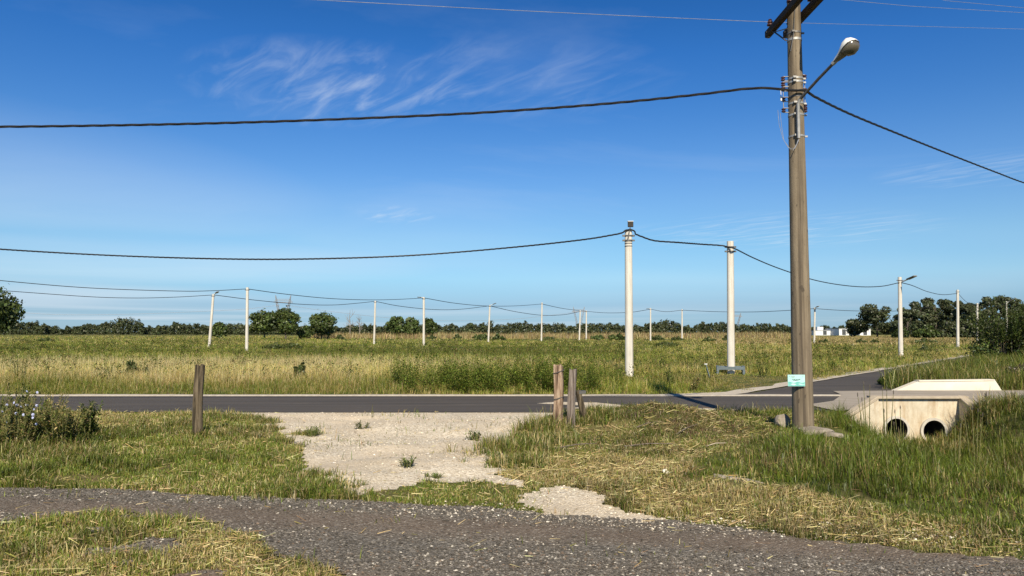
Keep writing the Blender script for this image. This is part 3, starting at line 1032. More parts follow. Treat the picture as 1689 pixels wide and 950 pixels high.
    hm.tube([b4 - ax * 0.07, b4 + ax * 0.05], 0.032, 12)
    head = hm.build('lamp_head', M['steel'], root, smooth_=True)
    shell(0, math.pi, st, 'lamp_cover', M['white'])
    shell(math.pi, 2 * math.pi, [(s, w * 0.985, h, d * 0.6) for s, w, h, d in st[:4]], 'ballast_box', M['lampgrey'], -0.002)
    shell(math.pi, 2 * math.pi, [(s, w * 0.95, h, d * 2.4) for s, w, h, d in [(0.255, 0.12, 0.08, 0.03)] + st[4:7] + [(0.61, 0.07, .03, .02)]], 'lens', M['lens'], -0.003)
    rim = MB()
    rim.tube([b4 + ax * s * k + sd_ * w * 1.01 - upv * 0.003 for s, w, h, d in st[2:]] + [b4 + ax * s * k - sd_ * w * 1.01 - upv * 0.003 for s, w, h, d in st[2:][::-1]], 0.006, 6)
    rim.build('rim', M['lampgrey'], head)
    return b2


big_pole()


def sign():
    c = at(1313.5, 627.5, PY - 0.185)
    root = empty('sign', c, 'small aqua sign with dark lettering fixed to the brown concrete pole', 'sign', rz=R(-3))
    w, h = 0.262, 0.178
    f = MB(); f.box((0, 0, 0), (w, 0.006, h)); f.build('sign_plate', M['signface'], root)
    t = MB()
    y = -0.0045
    # wavy teal band along the lower half
    n = 14
    top = [(-w / 2 + 0.004 + (w - 0.008) * i / n, y, -0.028 + 0.009 * math.sin(i * 0.9 + 0.6)) for i in range(n + 1)]
    bot = [(p[0], y, -0.050 - 0.006 * math.sin(i * 1.1)) for i, p in enumerate(top)]
    t.add(top + bot, [(i, n + 1 + i, n + 2 + i, i + 1) for i in range(n)])
    top2 = [(p[0], y, p[2] - 0.036) for p in top]; bot2 = [(p[0], y, -h / 2 + 0.004) for p in top]
    t.add(top2 + bot2, [(i, n + 1 + i, n + 2 + i, i + 1) for i in range(n)])
    t.build('teal_band', M['signteal'], root)
    d = MB()
    # dark slanted scrawl in the middle, illegible in the photograph too
    for pts, r in (([(-0.060, y, 0.020), (-0.045, y, 0.004), (-0.024, y, 0.017), (-0.012, y, 0.004), (0.004, y, 0.014), (0.020, y, 0.008), (0.045, y, 0.013), (0.060, y, 0.018)], 0.0055),
                   ([(-0.050, y, 0.010), (-0.03, y, 0.000), (0.0, y, 0.002), (0.030, y, 0.006)], 0.004)):
        d.tube([(p[0], p[1] + 0.0035, p[2]) for p in pts], r, 6)
    d.build('dark_lettering', M['signdark'], root)
    e = MB()
    for i, x in enumerate(np.linspace(-0.072, -0.030, 5)):
        e.box((x, y, 0.056 - 0.002 * (i % 2)), (0.006, 0.002, 0.011))
    e.build('small_lettering', M['signred'], root)
    for bx_ in (-0.10, 0.10):
        s = MB()
        s.tube([(bx_, y + 0.003, 0.07), (bx_, y - 0.004, 0.07)], 0.005, 8)
        s.build('bolt', M['steel'], root)


sign()

# rubble round the foot of the big pole, stones
for (px, py, Y, sz, lab, sd_) in (
        (1291, 702, 12.15, (0.13, 0.12, 0.13), 'round brown lump of concrete behind the left foot of the tall brown pole', 3),
        (1348, 735, 11.35, (0.34, 0.20, 0.09), 'flat broken concrete slab at the right foot of the tall brown pole', 5),
        (1376, 742, 11.15, (0.15, 0.12, 0.07), 'smaller concrete chunk lying beyond the broken slab by the pole', 8)):
    p = at(px, py, Y)
    o = rough_rock('concrete_chunk', (p[0], Y, float(height(p[0], Y)) + sz[2] * 0.8), sz, M['rubble'], sd_)
    set_props(o, lab, 'concrete chunk', 'concrete rubble at the pole foot')
p = ground_pt(1098, 789)
o = rough_rock('stone', (p[0], p[1], float(height(p[0], p[1])) + 0.03), (0.05, 0.05, 0.04), M['whitewall'], 12)
set_props(o, 'single white stone in the straw in front of the mound', 'stone')
a = ground_pt(1178, 788); b = ground_pt(1262, 800)
m = MB()
za, zb_ = float(height(a[0], a[1])), float(height(b[0], b[1]))
m.add([(a[0], a[1], za - .04), (b[0], b[1], zb_ - .04), (b[0] - .04, b[1] + .15, zb_ - .04), (a[0] + .02, a[1] + .13, za - .04),
       (a[0], a[1], za + .02), (b[0], b[1], zb_ + .012), (b[0] - .04, b[1] + .15, zb_ + .012), (a[0] + .02, a[1] + .13, za + .02)],
      [(3, 2, 1, 0), (4, 5, 6, 7), (0, 1, 5, 4), (1, 2, 6, 5), (2, 3, 7, 6), (3, 0, 4, 7)])
o = m.build('kerb_stone', M['apron'], bevel=0.015)
set_props(o, 'half buried pale kerb stone at the edge of the tall ditch grass', 'kerb stone')

# ------------------------------------------------------------------ wooden posts
def post(loc, h, r, mat, label, lean=(0, 0), square=False, seed=0, taper=0.93, wires=()):
    root = empty('wooden_post', loc, label, 'post', 'weathered wooden gate posts')
    rg = random.Random(seed)
    n = 16
    m = MB(); vs = []
    zs = np.linspace(-0.25, h, 15)
    for i, z in enumerate(zs):
        t = max(z, 0) / h
        for k in range(n):
            a = 2 * math.pi * k / n
            rr = r * (1 - (1 - taper) * t)
            if square:
                rr *= 0.92 / max(abs(math.cos(a + 0.3)), abs(math.sin(a + 0.3))) ** 0.75
            rr *= 1 + 0.045 * math.sin(3 * a + seed) + 0.035 * math.sin(7 * a + z * 3 + seed) + rg.uniform(-0.025, 0.025)
            zz = z + (rg.uniform(-0.018, 0.022) if i == len(zs) - 1 else 0)
            vs.append((rr * math.cos(a) + lean[0] * z + 0.008 * math.sin(z * 5 + seed), rr * math.sin(a) + lean[1] * z, zz))
    fs = [(i * n + k, i * n + (k + 1) % n, (i + 1) * n + (k + 1) % n, (i + 1) * n + k) for i in range(len(zs) - 1) for k in range(n)]
    vs.append((lean[0] * h, lean[1] * h, h - 0.02))
    fs += [((len(zs) - 1) * n + k, (len(zs) - 1) * n + (k + 1) % n, len(vs) - 1) for k in range(n)]
    m.add(vs, fs)
    m.build('post_shaft', mat, root, smooth_=True)
    for z, tilt in wires:
        w = MB()
        pts = [((r * 1.14) * math.cos(a) + lean[0] * z, (r * 1.14) * math.sin(a) + lean[1] * z, z + tilt * math.cos(a)) for a in np.linspace(0, 2 * math.pi, 19)]
        w.tube(pts, 0.006, 5)
        w.build('wire_loop', M['darksteel'], root)
    return root


def on_ground(px, py):
    d = ray(px, py)
    t = np.linspace(2.0, 60.0, 6000)
    q = EYE[None] + d[None] * t[:, None]
    hit = q[:, 2] <= height(q[:, 0], q[:, 1])
    i = int(np.argmax(hit)) if hit.any() else len(t) - 1
    return (float(q[i, 0]), float(q[i, 1]), float(height(q[i, 0], q[i, 1])))


LP = on_ground(325, 720)
post(LP, 1.05, 0.073, M['wood_olive'], 'lone dark wooden post on the grass left of the driveway', (0.012, 0), seed=2)
A = on_ground(920, 708)
s = A[1] / FPX
post(A, 104 * s * 1.0, 0.078, M['wood_brown'], 'pale brown squarish wooden post with rusty wire, right of the driveway', (0.02, 0), True, 5, 0.98, wires=((0.92, 0.03), (0.5, 0.025)))
B = on_ground(942, 704)
post(B, 93 * s, 0.066, M['wood_grey'], 'grey wooden post just right of the pale brown one', (0.035, 0.0), True, 9, 0.96)
C = on_ground(963, 695)
br = empty('brace_post', C, 'short dark stub leaning against the grey wooden post', 'post')
m = MB()
m.tube([(0.05, 0, -0.1), (-0.02, -0.01, 0.18), (-0.10, -0.03, 0.50)], [0.058, 0.055, 0.05], 10)
m.build('post_shaft', M['wood_olive'], br)
m = MB()
m.box((-0.035, -0.03, 0.475), (0.12, 0.07, 0.05), rz=0.3)
m.build('metal_cap', M['darksteel'], br)


# ------------------------------------------------------------------ white concrete poles
def white_pole(pb, pt, label, lamp=None, r0=0.145, r1=0.115, band=True, Yfix=None, clamps=1, category='street pole'):
    b = ground_pt(*pb)
    if Yfix: b = at(pb[0], pb[1], Yfix); b[2] = 0
    Y = b[1]
    t = at(pt[0], pt[1], Y)
    root = empty('concrete_pole', (b[0], Y, 0), label, category, 'white concrete poles across the field')
    tx, h = t[0] - b[0], t[2]
    sh = MB()
    sh.tube([(-tx * 0.05, 0, -0.3), (0, 0, 0)] + [(tx * k, 0, h * k) for k in (0.25, 0.5, 0.75, 1.0)], [r0 + .005, r0] + [r0 + (r1 - r0) * k for k in (0.25, 0.5, 0.75, 1.0)], 20)
    sh.build('shaft', M['whitepole'], root, smooth_=True)
    for j in range(clamps):
        c = MB()
        z = h - 0.25 - 0.17 * j
        c.lathe((tx * z / h, 0, z), [(r1 + 0.001, 0), (r1 + 0.015, 0.002), (r1 + 0.015, 0.05), (r1 + 0.001, 0.052)], 20)
        c.box((tx * z / h + r1 + 0.04, -0.02, z + 0.03), (0.10, 0.05, 0.06))
        c.box((tx * z / h - r1 - 0.04, -0.02, z + 0.03), (0.10, 0.05, 0.06))
        c.build('cable_clamp', M['darksteel'], root)
    if lamp:
        # arm given by two picture points at this pole's own distance, stepping a little forward
        (x0, y0), (x1, y1), dy = lamp
        p0 = at(x0, y0, Y) - np.array([b[0], Y, 0]); p1 = at(x1, y1, Y + dy) - np.array([b[0], Y, 0])
        v = p1 - p0
        a = MB()
        a.tube([p0 - np.array([0, 0, 0.45]), p0 - np.array([0, 0, 0.12]), p0 + v * 0.08, p0 + v * 0.55], 0.045, 10)
        a.build('lamp_arm', M['white'], root, smooth_=True)
        hd = MB()
        hd.bar(p0 + v * 0.50, p1, 0.26, 0.075)
        hd.build('lamp_head', M['lampgrey'], root, bevel=0.02)
    return np.array([b[0] + tx, Y, h]), root


WP = {}
specs = {
    'p1': ((1038, 621), (1036.5, 379), 'thick white pole with a black floodlight on top, nearest beyond the road', None, 0.15, 0.13, 2),
    'p2': ((1206, 617), (1204.5, 398), 'plain white pole standing inside the grey metal frame', None, 0.145, 0.125, 2),
    'a1': ((407, 579), (408, 474), 'tall upright white pole right beside the leaning one on the left', None, 0.13, 0.11, 1),
    'a2': ((699, 570), (699, 490), 'white pole with a small lamp pointing left, centre left of the field', ((699, 491), (689, 490), -0.6), 0.14, 0.12, 1),
    'a3': ((893, 562.5), (894, 499), 'slim white pole without a lamp between the two pairs mid field', None, 0.14, 0.12, 1),
    'a4': ((967, 560), (967, 512), 'right hand one of two white poles standing close together', None, 0.15, 0.13, 1),
    'a5': ((1073, 562), (1073, 508), 'white pole just right of the thick floodlight pole, far off', ((1073, 509), (1067, 509), -1.0), 0.14, 0.12, 1),
    'a6': ((1125, 562), (1125, 510), 'thin far white pole halfway between the two thick near ones', None, 0.14, 0.12, 1),
    'a7': ((1343, 567), (1344, 507), 'far white pole right of the tall brown pole, in front of the white buildings', ((1344, 508), (1350, 505), -1.0), 0.13, 0.11, 1),
    'b1': ((345, 573), (352, 485), 'white street lamp pole leaning to the right, leftmost in the field', ((352, 486), (360, 481), -0.5), 0.14, 0.12, 1),
    'b2': ((617, 568), (619, 496), 'white pole without a lamp below the bare dead trees', None, 0.13, 0.11, 1),
    'b3': ((805.5, 564), (808, 503), 'white street lamp pole with its lamp pointing right, middle of the field', ((808, 504), (818, 500), -0.6), 0.14, 0.12, 1),
    'b4': ((955.5, 561), (957, 512), 'left hand one of two white poles standing close together', None, 0.15, 0.13, 1),
    's1': ((1486, 588), (1484, 457), 'white street lamp pole with a long arm to the right beside the side road', ((1485, 466), (1510, 455), -1.4), 0.145, 0.115, 1),
    's2': ((1580, 573), (1579.5, 478), 'white pole in front of the dark grove, at the left edge of the big shrub', None, 0.14, 0.12, 1),
    's3': ((1612, 566), (1612, 500), 'white pole whose foot is hidden by the big shrub, without a lamp', None, 0.14, 0.12, 1),
    's4': ((1661, 564), (1660, 497), 'white lamp pole rising behind the big shrub at the right edge', ((1660, 500), (1671, 494), -0.8), 0.14, 0.12, 1),
}
for k, (pb, pt, lab, lamp, r0, r1, cl) in specs.items():
    WP[k] = white_pole(pb, pt, lab, lamp, r0, r1, clamps=cl)

# floodlight on the thick pole
tp, root = WP['p1']
Y1 = tp[1]
loc = np.array(root.location)
q = lambda x, y, dy=0: at(x, y, Y1 + dy) - loc
m = MB(); m.tube([q(1036, 393, -0.17), q(1037.5, 384, -0.17), q(1039.5, 375.5, -0.10)], 0.022, 8); m.build('floodlight_bracket', M['darksteel'], root)
m = MB()
c = q(1040, 370, -0.10)
m.box(c, (0.20, 0.06, 0.20)); fl = m.build('floodlight', M['black'], root, bevel=0.012)
m = MB(); m.box(c + np.array([0, 0.01, 0.112]), (0.21, 0.10, 0.02)); m.build('floodlight_hood', M['white'], fl)
m = MB(); m.box(c + np.array([0, -0.033, 0]), (0.165, 0.004, 0.16)); m.build('floodlight_glass', M['void'], fl)
for z in (399, 402.5, 407):
    p = q(1036.5, z)
    m = MB(); m.lathe(p, [(0.132, 0), (0.140, 0.003), (0.140, 0.03), (0.132, 0.033)], 20); m.build('dark_band', M['darksteel'], root)

# grey metal frame round the second pole
tp2, r2 = WP['p2']
bx, by = r2.location.x, r2.location.y
fr = empty('metal_frame', (bx - 0.03, by - 0.02, 0), 'low grey blue metal bench frame standing round a white pole', 'bench frame', rz=R(-14))
for name, c, s in (('front_rail', (0, -0.30, 0.235), (1.02, 0.05, 0.12)), ('back_rail', (0, 0.30, 0.235), (1.02, 0.05, 0.12)),
                   ('end_rail', (-0.485, 0, 0.239), (0.05, 0.545, 0.10)), ('end_rail', (0.485, 0, 0.239), (0.05, 0.545, 0.10))):
    m = MB(); m.box(c, s); m.build(name, M['greymetal'], fr, bevel=0.006)
for x in (-0.47, 0.47):
    for y in (-0.305, 0.305):
        m = MB(); m.box((x, y, 0.085), (0.085, 0.07, 0.18)); m.build('leg', M['greymetal'], fr, bevel=0.006)
    m = MB(); m.box((x, 0, 0.303), (0.10, 0.66, 0.014)); m.build('top_plate', M['greymetal'], fr)
b = ground_pt(1171, 624); tpt = at(1164, 601, b[1])
lp = empty('leaning_plank', (b[0], b[1], 0), 'short pale plank leaning to the left in the grass beside the metal frame', 'plank')
m = MB(); m.bar((0.02, 0, -0.1), (tpt[0] - b[0], 0, tpt[2]), 0.03, 0.12); m.build('plank_board', M['greymetal'], lp, bevel=0.006)
m = MB(); m.box((tpt[0] - b[0] + 0.003, 0, tpt[2] + 0.012), (0.10, 0.05, 0.025)); m.build('end_cap', M['white'], lp)


# ------------------------------------------------------------------ cables
def spline(pts, n=16):
    pts = [np.asarray(p, float) for p in pts]
    P_ = [2 * pts[0] - pts[1]] + pts + [2 * pts[-1] - pts[-2]]
    out = []
    for i in range(1, len(P_) - 2):
        p0, p1, p2, p3 = P_[i - 1:i + 3]
        for t in np.linspace(0, 1, n, endpoint=False):
            out.append(0.5 * ((2 * p1) + (-p0 + p2) * t + (2 * p0 - 5 * p1 + 4 * p2 - p3) * t * t + (-p0 + 3 * p1 - 3 * p2 + p3) * t ** 3))
    out.append(pts[-1])
    return out


def sag_pts(a, b, sag, n=28):
    return [np.asarray(a) * (1 - t) + np.asarray(b) * t - np.array([0, 0, sag * 4 * t * (1 - t)]) for t in np.linspace(0, 1, n)]


def cable(name, pts, r, label, mat='black', group=None, twist=0.0, pitch=0.6, cat='cable'):
    m = MB()
    if twist:
        d = [0.0]
        for a, b in zip(pts[:-1], pts[1:]):
            d.append(d[-1] + float(np.linalg.norm(b - a)))
        D = np.array(d); PP = np.array(pts)
        n = int(D[-1] / 0.07)
        ss = np.linspace(0, D[-1], n)
        base = np.stack([np.interp(ss, D, PP[:, k]) for k in range(3)], 1)
        t = np.gradient(base, axis=0); t /= np.linalg.norm(t, axis=1)[:, None]
        s_ = np.cross(t, [0, 0, 1]); s_ /= np.linalg.norm(s_, axis=1)[:, None]
        u = np.cross(s_, t)
        for k in range(3):
            an = 2 * math.pi * (ss / pitch) + k * 2.094 + 0.7 * np.sin(ss * 0.9)
            m.tube(list(base + twist * (np.cos(an)[:, None] * s_ + np.sin(an)[:, None] * u)), r, 6)
    else:
        m.tube(pts, r, 6)
    o = m.build(name, M[mat], smooth_=True)
    return set_props(o, label, cat, group)


GT = 'twisted cables of the near line'
Yc = PY - 0.16
left = [at(-420, 202, 11.9), at(-200, 209, 11.9), at(0, 209, 11.9), at(200, 206.5, 11.88), at(400, 202, 11.86), at(600, 195, 11.83), at(800, 185.5, 11.8), at(1000, 171, Yc + 0.1), at(1150, 156, Yc + .05), at(1230, 146.5, Yc), at(1270, 145.5, Yc), at(1290, 147.5, Yc), at(1310, 149, Yc - 0.01), at(1326, 149, Yc), at(1334, 152, Yc + 0.1)]
cable('twisted_cable', spline(left), 0.012, 'thick black twisted cable from the left edge to the tall brown pole', twist=0.010, pitch=1.0, group=GT)
right = [at(1332, 151, Yc + 0.08), at(1345, 160, Yc + 0.3), at(1400, 187, 13.4), at(1470, 216, 15.4), at(1560, 252, 18.2), at(1640, 283, 21.0), at(1700, 305, 23.5), at(1790, 331, 27.5), at(1900, 352, 33)]
cable('twisted_cable', spline(right), 0.0125, 'black twisted cable falling from the tall brown pole to the right edge', twist=0.010, pitch=1.0, group=GT)
lt = WP['p1'][0]; l2 = WP['p2'][0]; s1 = WP['s1'][0]; s2 = WP['s2'][0]; s3 = WP['s3'][0]; s4 = WP['s4'][0]
GF = 'cables of the pole line beyond the road'
y1 = lt[1]
pl = [at(-300, 385, y1 + 0.8), at(-150, 399, y1 + .6), at(0, 411, y1 + .4), at(200, 422, y1 + .3), at(400, 427.5, y1 + .2), at(560, 426, y1 + .1), at(700, 420, y1), at(850, 407.5, y1), at(960, 395.5, y1), at(1010, 387.5, y1 - .05), at(1026, 384, y1 - .1), at(1033, 379.5, y1 - .15), at(1042, 379, y1 - .15), at(1047, 382, y1 - .12), at(1048, 386, y1 - .1)]
cable('twisted_cable', spline(pl, 8), 0.017, 'long black cable sagging from the left edge to the floodlight pole', twist=0.014, group=GF)
y2 = l2[1]
pp = [at(1048, 386, y1 - .1), at(1058, 390, y1), at(1080, 397, y1 + .05), at(1120, 400, y1 + .1), at(1160, 403, y2), at(1190, 405, y2), at(1203, 408, y2 - .16)]
cable('twisted_cable', spline(pp, 8), 0.017, 'black cable running between the floodlight pole and the plain white pole', twist=0.014, group=GF)
ys = s1[1]
f_ = lambda t: y2 + (ys - y2) * t
pp = [at(1203, 408, y2 - .16), at(1214, 411, y2 - .05), at(1240, 424, f_(.18)), at(1270, 437, f_(.32)), at(1300, 448, f_(.45)), at(1340, 461, f_(.60)), at(1380, 469, f_(.73)), at(1420, 473, f_(.85)), at(1455, 472, f_(.94)), at(1484, 466, ys - .05)]
cable('twisted_cable', spline(pp, 8), 0.016, 'black cable dipping behind the tall brown pole to the lamp pole by the side road', twist=0.012, group=GF)
yq = s2[1]
g_ = lambda t: ys + (yq - ys) * t
pp = [at(1486, 466, ys), at(1505, 471, g_(.28)), at(1530, 481, g_(.58)), at(1555, 486, g_(.8)), at(1579, 484, yq)]
cable('twisted_cable', spline(pp, 8), 0.018, 'black cable from the lamp pole by the side road to the pole before the grove', twist=0.01, group=GF)
cable('overhead_cable', sag_pts(s2 - [0, 0, .3], s3 - [0, 0, .2], 0.5), 0.022, 'short black cable in front of the grove, just above the big shrub', group=GF)
cable('overhead_cable', sag_pts(s3 - [0, 0, .2], s4 - [0, 0, .2], 0.5), 0.022, 'black cable between the two poles rising behind the big shrub', group=GF)

GL = 'cables of the far pole rows'
a = {k: WP[k][0] - np.array([0, 0, 0.25]) for k in WP}


def thru(pts, Y0, Y1):
    n = len(pts)
    xs = [p[0] for p in pts]
    return spline([at(x, y, 1 / ((1 / Y0) * (1 - (x - xs[0]) / (xs[-1] - xs[0])) + (1 / Y1) * ((x - xs[0]) / (xs[-1] - xs[0])))) for x, y in pts], 10)


YA = {k: WP[k][0][1] for k in WP}
cable('overhead_cable', thru([(-120, 450), (20, 464.5), (150, 475), (290, 480), (350, 479.5), (407, 476.5)], 50, YA['a1']), 0.028, 'upper of two cables from the left edge tree to the tall upright pole', group=GL)
cable('overhead_cable', thru([(-120, 470), (28, 481), (150, 489.5), (225, 491.5), (290, 490), (352, 486.5)], 62, YA['b1']), 0.030, 'lower of two cables from the left edge tree to the leaning lamp pole', group=GL)
cable('overhead_cable', thru([(408, 476.5), (470, 485), (540, 492), (600, 494.5), (650, 494), (699, 491.5)], YA['a1'], YA['a2']), 0.030, 'dark cable from the tall upright pole to the pole with the lamp pointing left', group=GL)
cable('overhead_cable', thru([(353, 486.5), (430, 496), (500, 502), (550, 503), (590, 500), (618, 497)], YA['b1'], YA['b2']), 0.034, 'dark cable from the leaning lamp pole to the pole below the dead trees', group=GL)
cable('overhead_cable', thru([(619, 497), (660, 505), (715, 510.5), (760, 510), (807, 504.5)], YA['b2'], YA['b3']), 0.036, 'dark cable from the pole below the dead trees to the lamp pole pointing right', group=GL)
cable('overhead_cable', thru([(700, 491.5), (750, 500), (800, 504.5), (850, 504.5), (893, 501.5)], YA['a2'], YA['a3']), 0.036, 'dark cable from the left pointing lamp to the slim pole mid field', group=GL)
cable('overhead_cable', thru([(808, 504.5), (850, 514), (895, 520), (930, 519), (956, 514)], YA['b3'], YA['b4']), 0.042, 'dark cable from the right pointing lamp to the close pair of poles', group=GL)
cable('overhead_cable', thru([(894, 501.5), (930, 509), (967, 513.5)], YA['a3'], YA['a4']), 0.042, 'dark cable from the slim pole mid field to the close pair of poles', group=GL)
cable('overhead_cable', thru([(967, 513.5), (1000, 516), (1040, 515), (1073, 510)], YA['a4'], YA['a5']), 0.042, 'dark cable from the close pair of poles passing behind the floodlight pole', group=GL)
cable('overhead_cable', thru([(1073, 510), (1098, 514), (1125, 511.5)], YA['a5'], YA['a6']), 0.042, 'short dark cable between the two far poles right of the floodlight pole', group=GL)
cable('overhead_cable', thru([(1125, 511.5), (1180, 514), (1240, 514.5), (1290, 512.5), (1344, 509)], YA['a6'], YA['a7']), 0.040, 'dark cable passing behind the tall brown pole to the pole by the buildings', group=GL)
cable('overhead_cable', thru([(1344, 509), (1390, 512), (1430, 513), (1485, 512.5), (1540, 506)], YA['a7'], 110), 0.036, 'dark cable from the pole by the buildings into the grove', group=GL)
cable('overhead_cable', thru([(40, 516), (100, 519), (200, 518.5), (300, 515), (400, 510), (462, 503)], 560, 640), 0.13, 'faint high voltage line across the sky at the left, just above the far wood', 'wire', cat='power line')
cable('overhead_cable', thru([(470, 503), (540, 513), (640, 524), (740, 529), (850, 526), (955, 514)], 640, 760), 0.13, 'faint high voltage line between the two far pylons', 'wire', cat='power line')

# bare wires on the crossarms
GW = 'thin bare wires on the crossarms'
ins = lambda sx, yy: np.array([PX + sx * (prad(6.72) + 0.05), PY + yy, 6.72 + 0.17])
w0 = at(630, 0.5, 11.2)
st0 = ins(-1, 0.66)
cable('bare_wire', sag_pts(st0, st0 + (w0 - st0) * 2.2, 0.05), 0.004, 'thin pale wire leaving the crossarm tip to the left', 'wire', GW, cat='wire')
cable('bare_wire', sag_pts(st0, at(1500, 43, 13.4), 0.0) + [at(1689, 48, 14.4), at(1900, 54, 15.5)], 0.0028, 'thin pale wire leaving the crossarms to the right, lowest of three', 'wire', GW, cat='wire')
cable('bare_wire', [ins(1, -0.30), at(1500, 10, 12.2), at(1689, 21, 13.2), at(1900, 33, 14.3)], 0.0028, 'thin pale wire to the right, middle of three near the top edge', 'wire', GW, cat='wire')
cable('bare_wire', [ins(1, -1.1), at(1560, 1, 11.8), at(1689, 13, 12.9), at(1900, 29, 14.2)], 0.0028, 'thin pale wire to the right, topmost of three near the top edge', 'wire', GW, cat='wire')

# ------------------------------------------------------------------ blades of grass, stalks, leaves
C_GREEN = np.array((0.125, 0.165, 0.026))
C_FRESH = np.array((0.165, 0.215, 0.032))
C_DARK = np.array((0.070, 0.100, 0.021))
C_OLIVE = np.array((0.245, 0.225, 0.062))
C_STRAW = np.array((0.58, 0.49, 0.25))
C_TAN = np.array((0.40, 0.30, 0.14))
C_BROWN = np.array((0.17, 0.115, 0.065))


def blade_arrays(x, y, z, H, Wd, lean, col, rng, flop=0.0, az=None):
    n = len(x)
    if az is None:
        az = rng.uniform(0, 2 * np.pi, n)
    fa = az + np.pi / 2 + rng.normal(0, 0.5, n)
    dx, dy = np.cos(az), np.sin(az)
    sx, sy = np.cos(fa) * Wd / 2, np.sin(fa) * Wd / 2
    up = np.sqrt(np.clip(1 - lean ** 2, 0.02, 1))
    b = np.stack([x, y, z - 0.01], 1)
    mid = b + np.stack([dx * lean * 0.35 * H, dy * lean * 0.35 * H, (0.58 * up + 0.05) * H], 1)
    tip = b + np.stack([dx * lean * H, dy * lean * H, (up * (1 - flop)) * H], 1)
    s = np.stack([sx, sy, np.zeros(n)], 1)
    V = np.stack([b - s, b + s, mid + s * 0.75, mid - s * 0.75, tip], 1).reshape(-1, 3)
    i = np.arange(n) * 5
    q = np.stack([i, i + 1, i + 2, i + 3], 1)
    t = np.stack([i + 3, i + 2, i + 4], 1)
    Cc = np.repeat(col, 5, axis=0)
    return V, q, t, Cc


def merge(parts):
    V, Q, T, Cc, off = [], [], [], [], 0
    for v, q, t, c in parts:
        V.append(v); Q.append(q + off); T.append(t + off); Cc.append(c)
        off += len(v)
    return np.concatenate(V), np.concatenate(Q), np.concatenate(T), np.concatenate(Cc)


def jitter(col, rng, amt=0.22):
    n = len(col)
    return np.clip(col * np.exp(rng.normal(0, amt, (n, 1))) * (1 + rng.normal(0, 0.06, (n, 3))), 0.004, 0.9)


def pick(d, rng, greens, drys):
    """d: dryness per blade"""
    n = len(d)
    r = rng.random(n) < d
    gi = rng.integers(0, len(greens), n); di = rng.integers(0, len(drys), n)
    return np.where(r[:, None], np.array(drys)[di], np.array(greens)[gi])


def wedge(n, y0, y1, rng, margin=1.2, power=1.0):
    """points in the ground wedge in front of the eye; density falls as 1/y**power"""
    out_x, out_y = [], []
    u = rng.random(n)
    if power == 1.0:      # area measure y dy * y^-1 = dy
        y = y0 + (y1 - y0) * u
    elif power == 2.0:
        y = y0 * (y1 / y0) ** u
    else:
        y = np.sqrt(y0 ** 2 + (y1 ** 2 - y0 ** 2) * u)
    x = (rng.random(n) * 2 - 1) * (0.72 * y + margin)
    return x, y


def tufted(x, y, per, spread, rng):
    """gather points into tufts: each tuft fans out from its own root"""
    n = len(x)
    m = max(1, n // per)
    k = rng.integers(0, m, n)
    cx, cy = x[:m][k], y[:m][k]
    az = rng.uniform(0, 2 * np.pi, n)
    r = np.abs(rng.normal(0, 1, n)) * spread * (0.6 + 0.8 * _hash(k, k * 7 + 3, 5))
    sz = 0.6 + 0.8 * _hash(k * 3 + 1, k, 9)
    return cx + np.cos(az) * r, cy + np.sin(az) * r, az + rng.normal(0, .5, n), sz, k


def near_masks(x, y):
    drive = m_drive(x, y)
    track = m_track(x, y)
    road = (y > ROAD_N - 0.12)
    deckd = inside(P_DECK, x, y)
    head = (x > 6.5) & (x < 9.45) & (y > HEAD_Y - 0.05)
    wing = ((x > 7.3) & (x < 9.35) & (y > HEAD_Y - 0.02))
    return drive, track, road | deckd | head | wing


def dryness(x, y):
    d = 0.44 + 1.1 * (fbm(x * 0.55, y * 0.8, 41) - 0.5) + 0.55 * (fbm(x * 2.3, y * 2.3, 44) - 0.5)
    left = x < -0.8
    d = np.where(left, d + 0.16 * smooth(12.2, 13.6, y) - 0.24 * smooth(8.9, 8.1, y) * smooth(7.2, 7.8, y) - 0.05, d)
    st = inside(P_STRAW, *warp(x, y, 0.3, 1.5, 51))
    d = np.where(st, d + 0.38, d)
    mound = np.exp(-((x - 2.6) / 1.8) ** 2 - ((y - 11.6) / 1.5) ** 2)
    d = d + 0.0 * mound - 0.12 * np.exp(-((x - 4.2) / 1.3) ** 2 - ((y - 11.0) / 1.6) ** 2)
    d = np.where((x > 0.4) & (y > 13.4), d - 0.32, d)
    d = np.where(inside(P_TONGUE, x, y), d - 0.26, d)
    d = np.where(inside(P_ISLAND, x, y), d + 0.10, d)
    return np.clip(d, 0.03, 0.96)


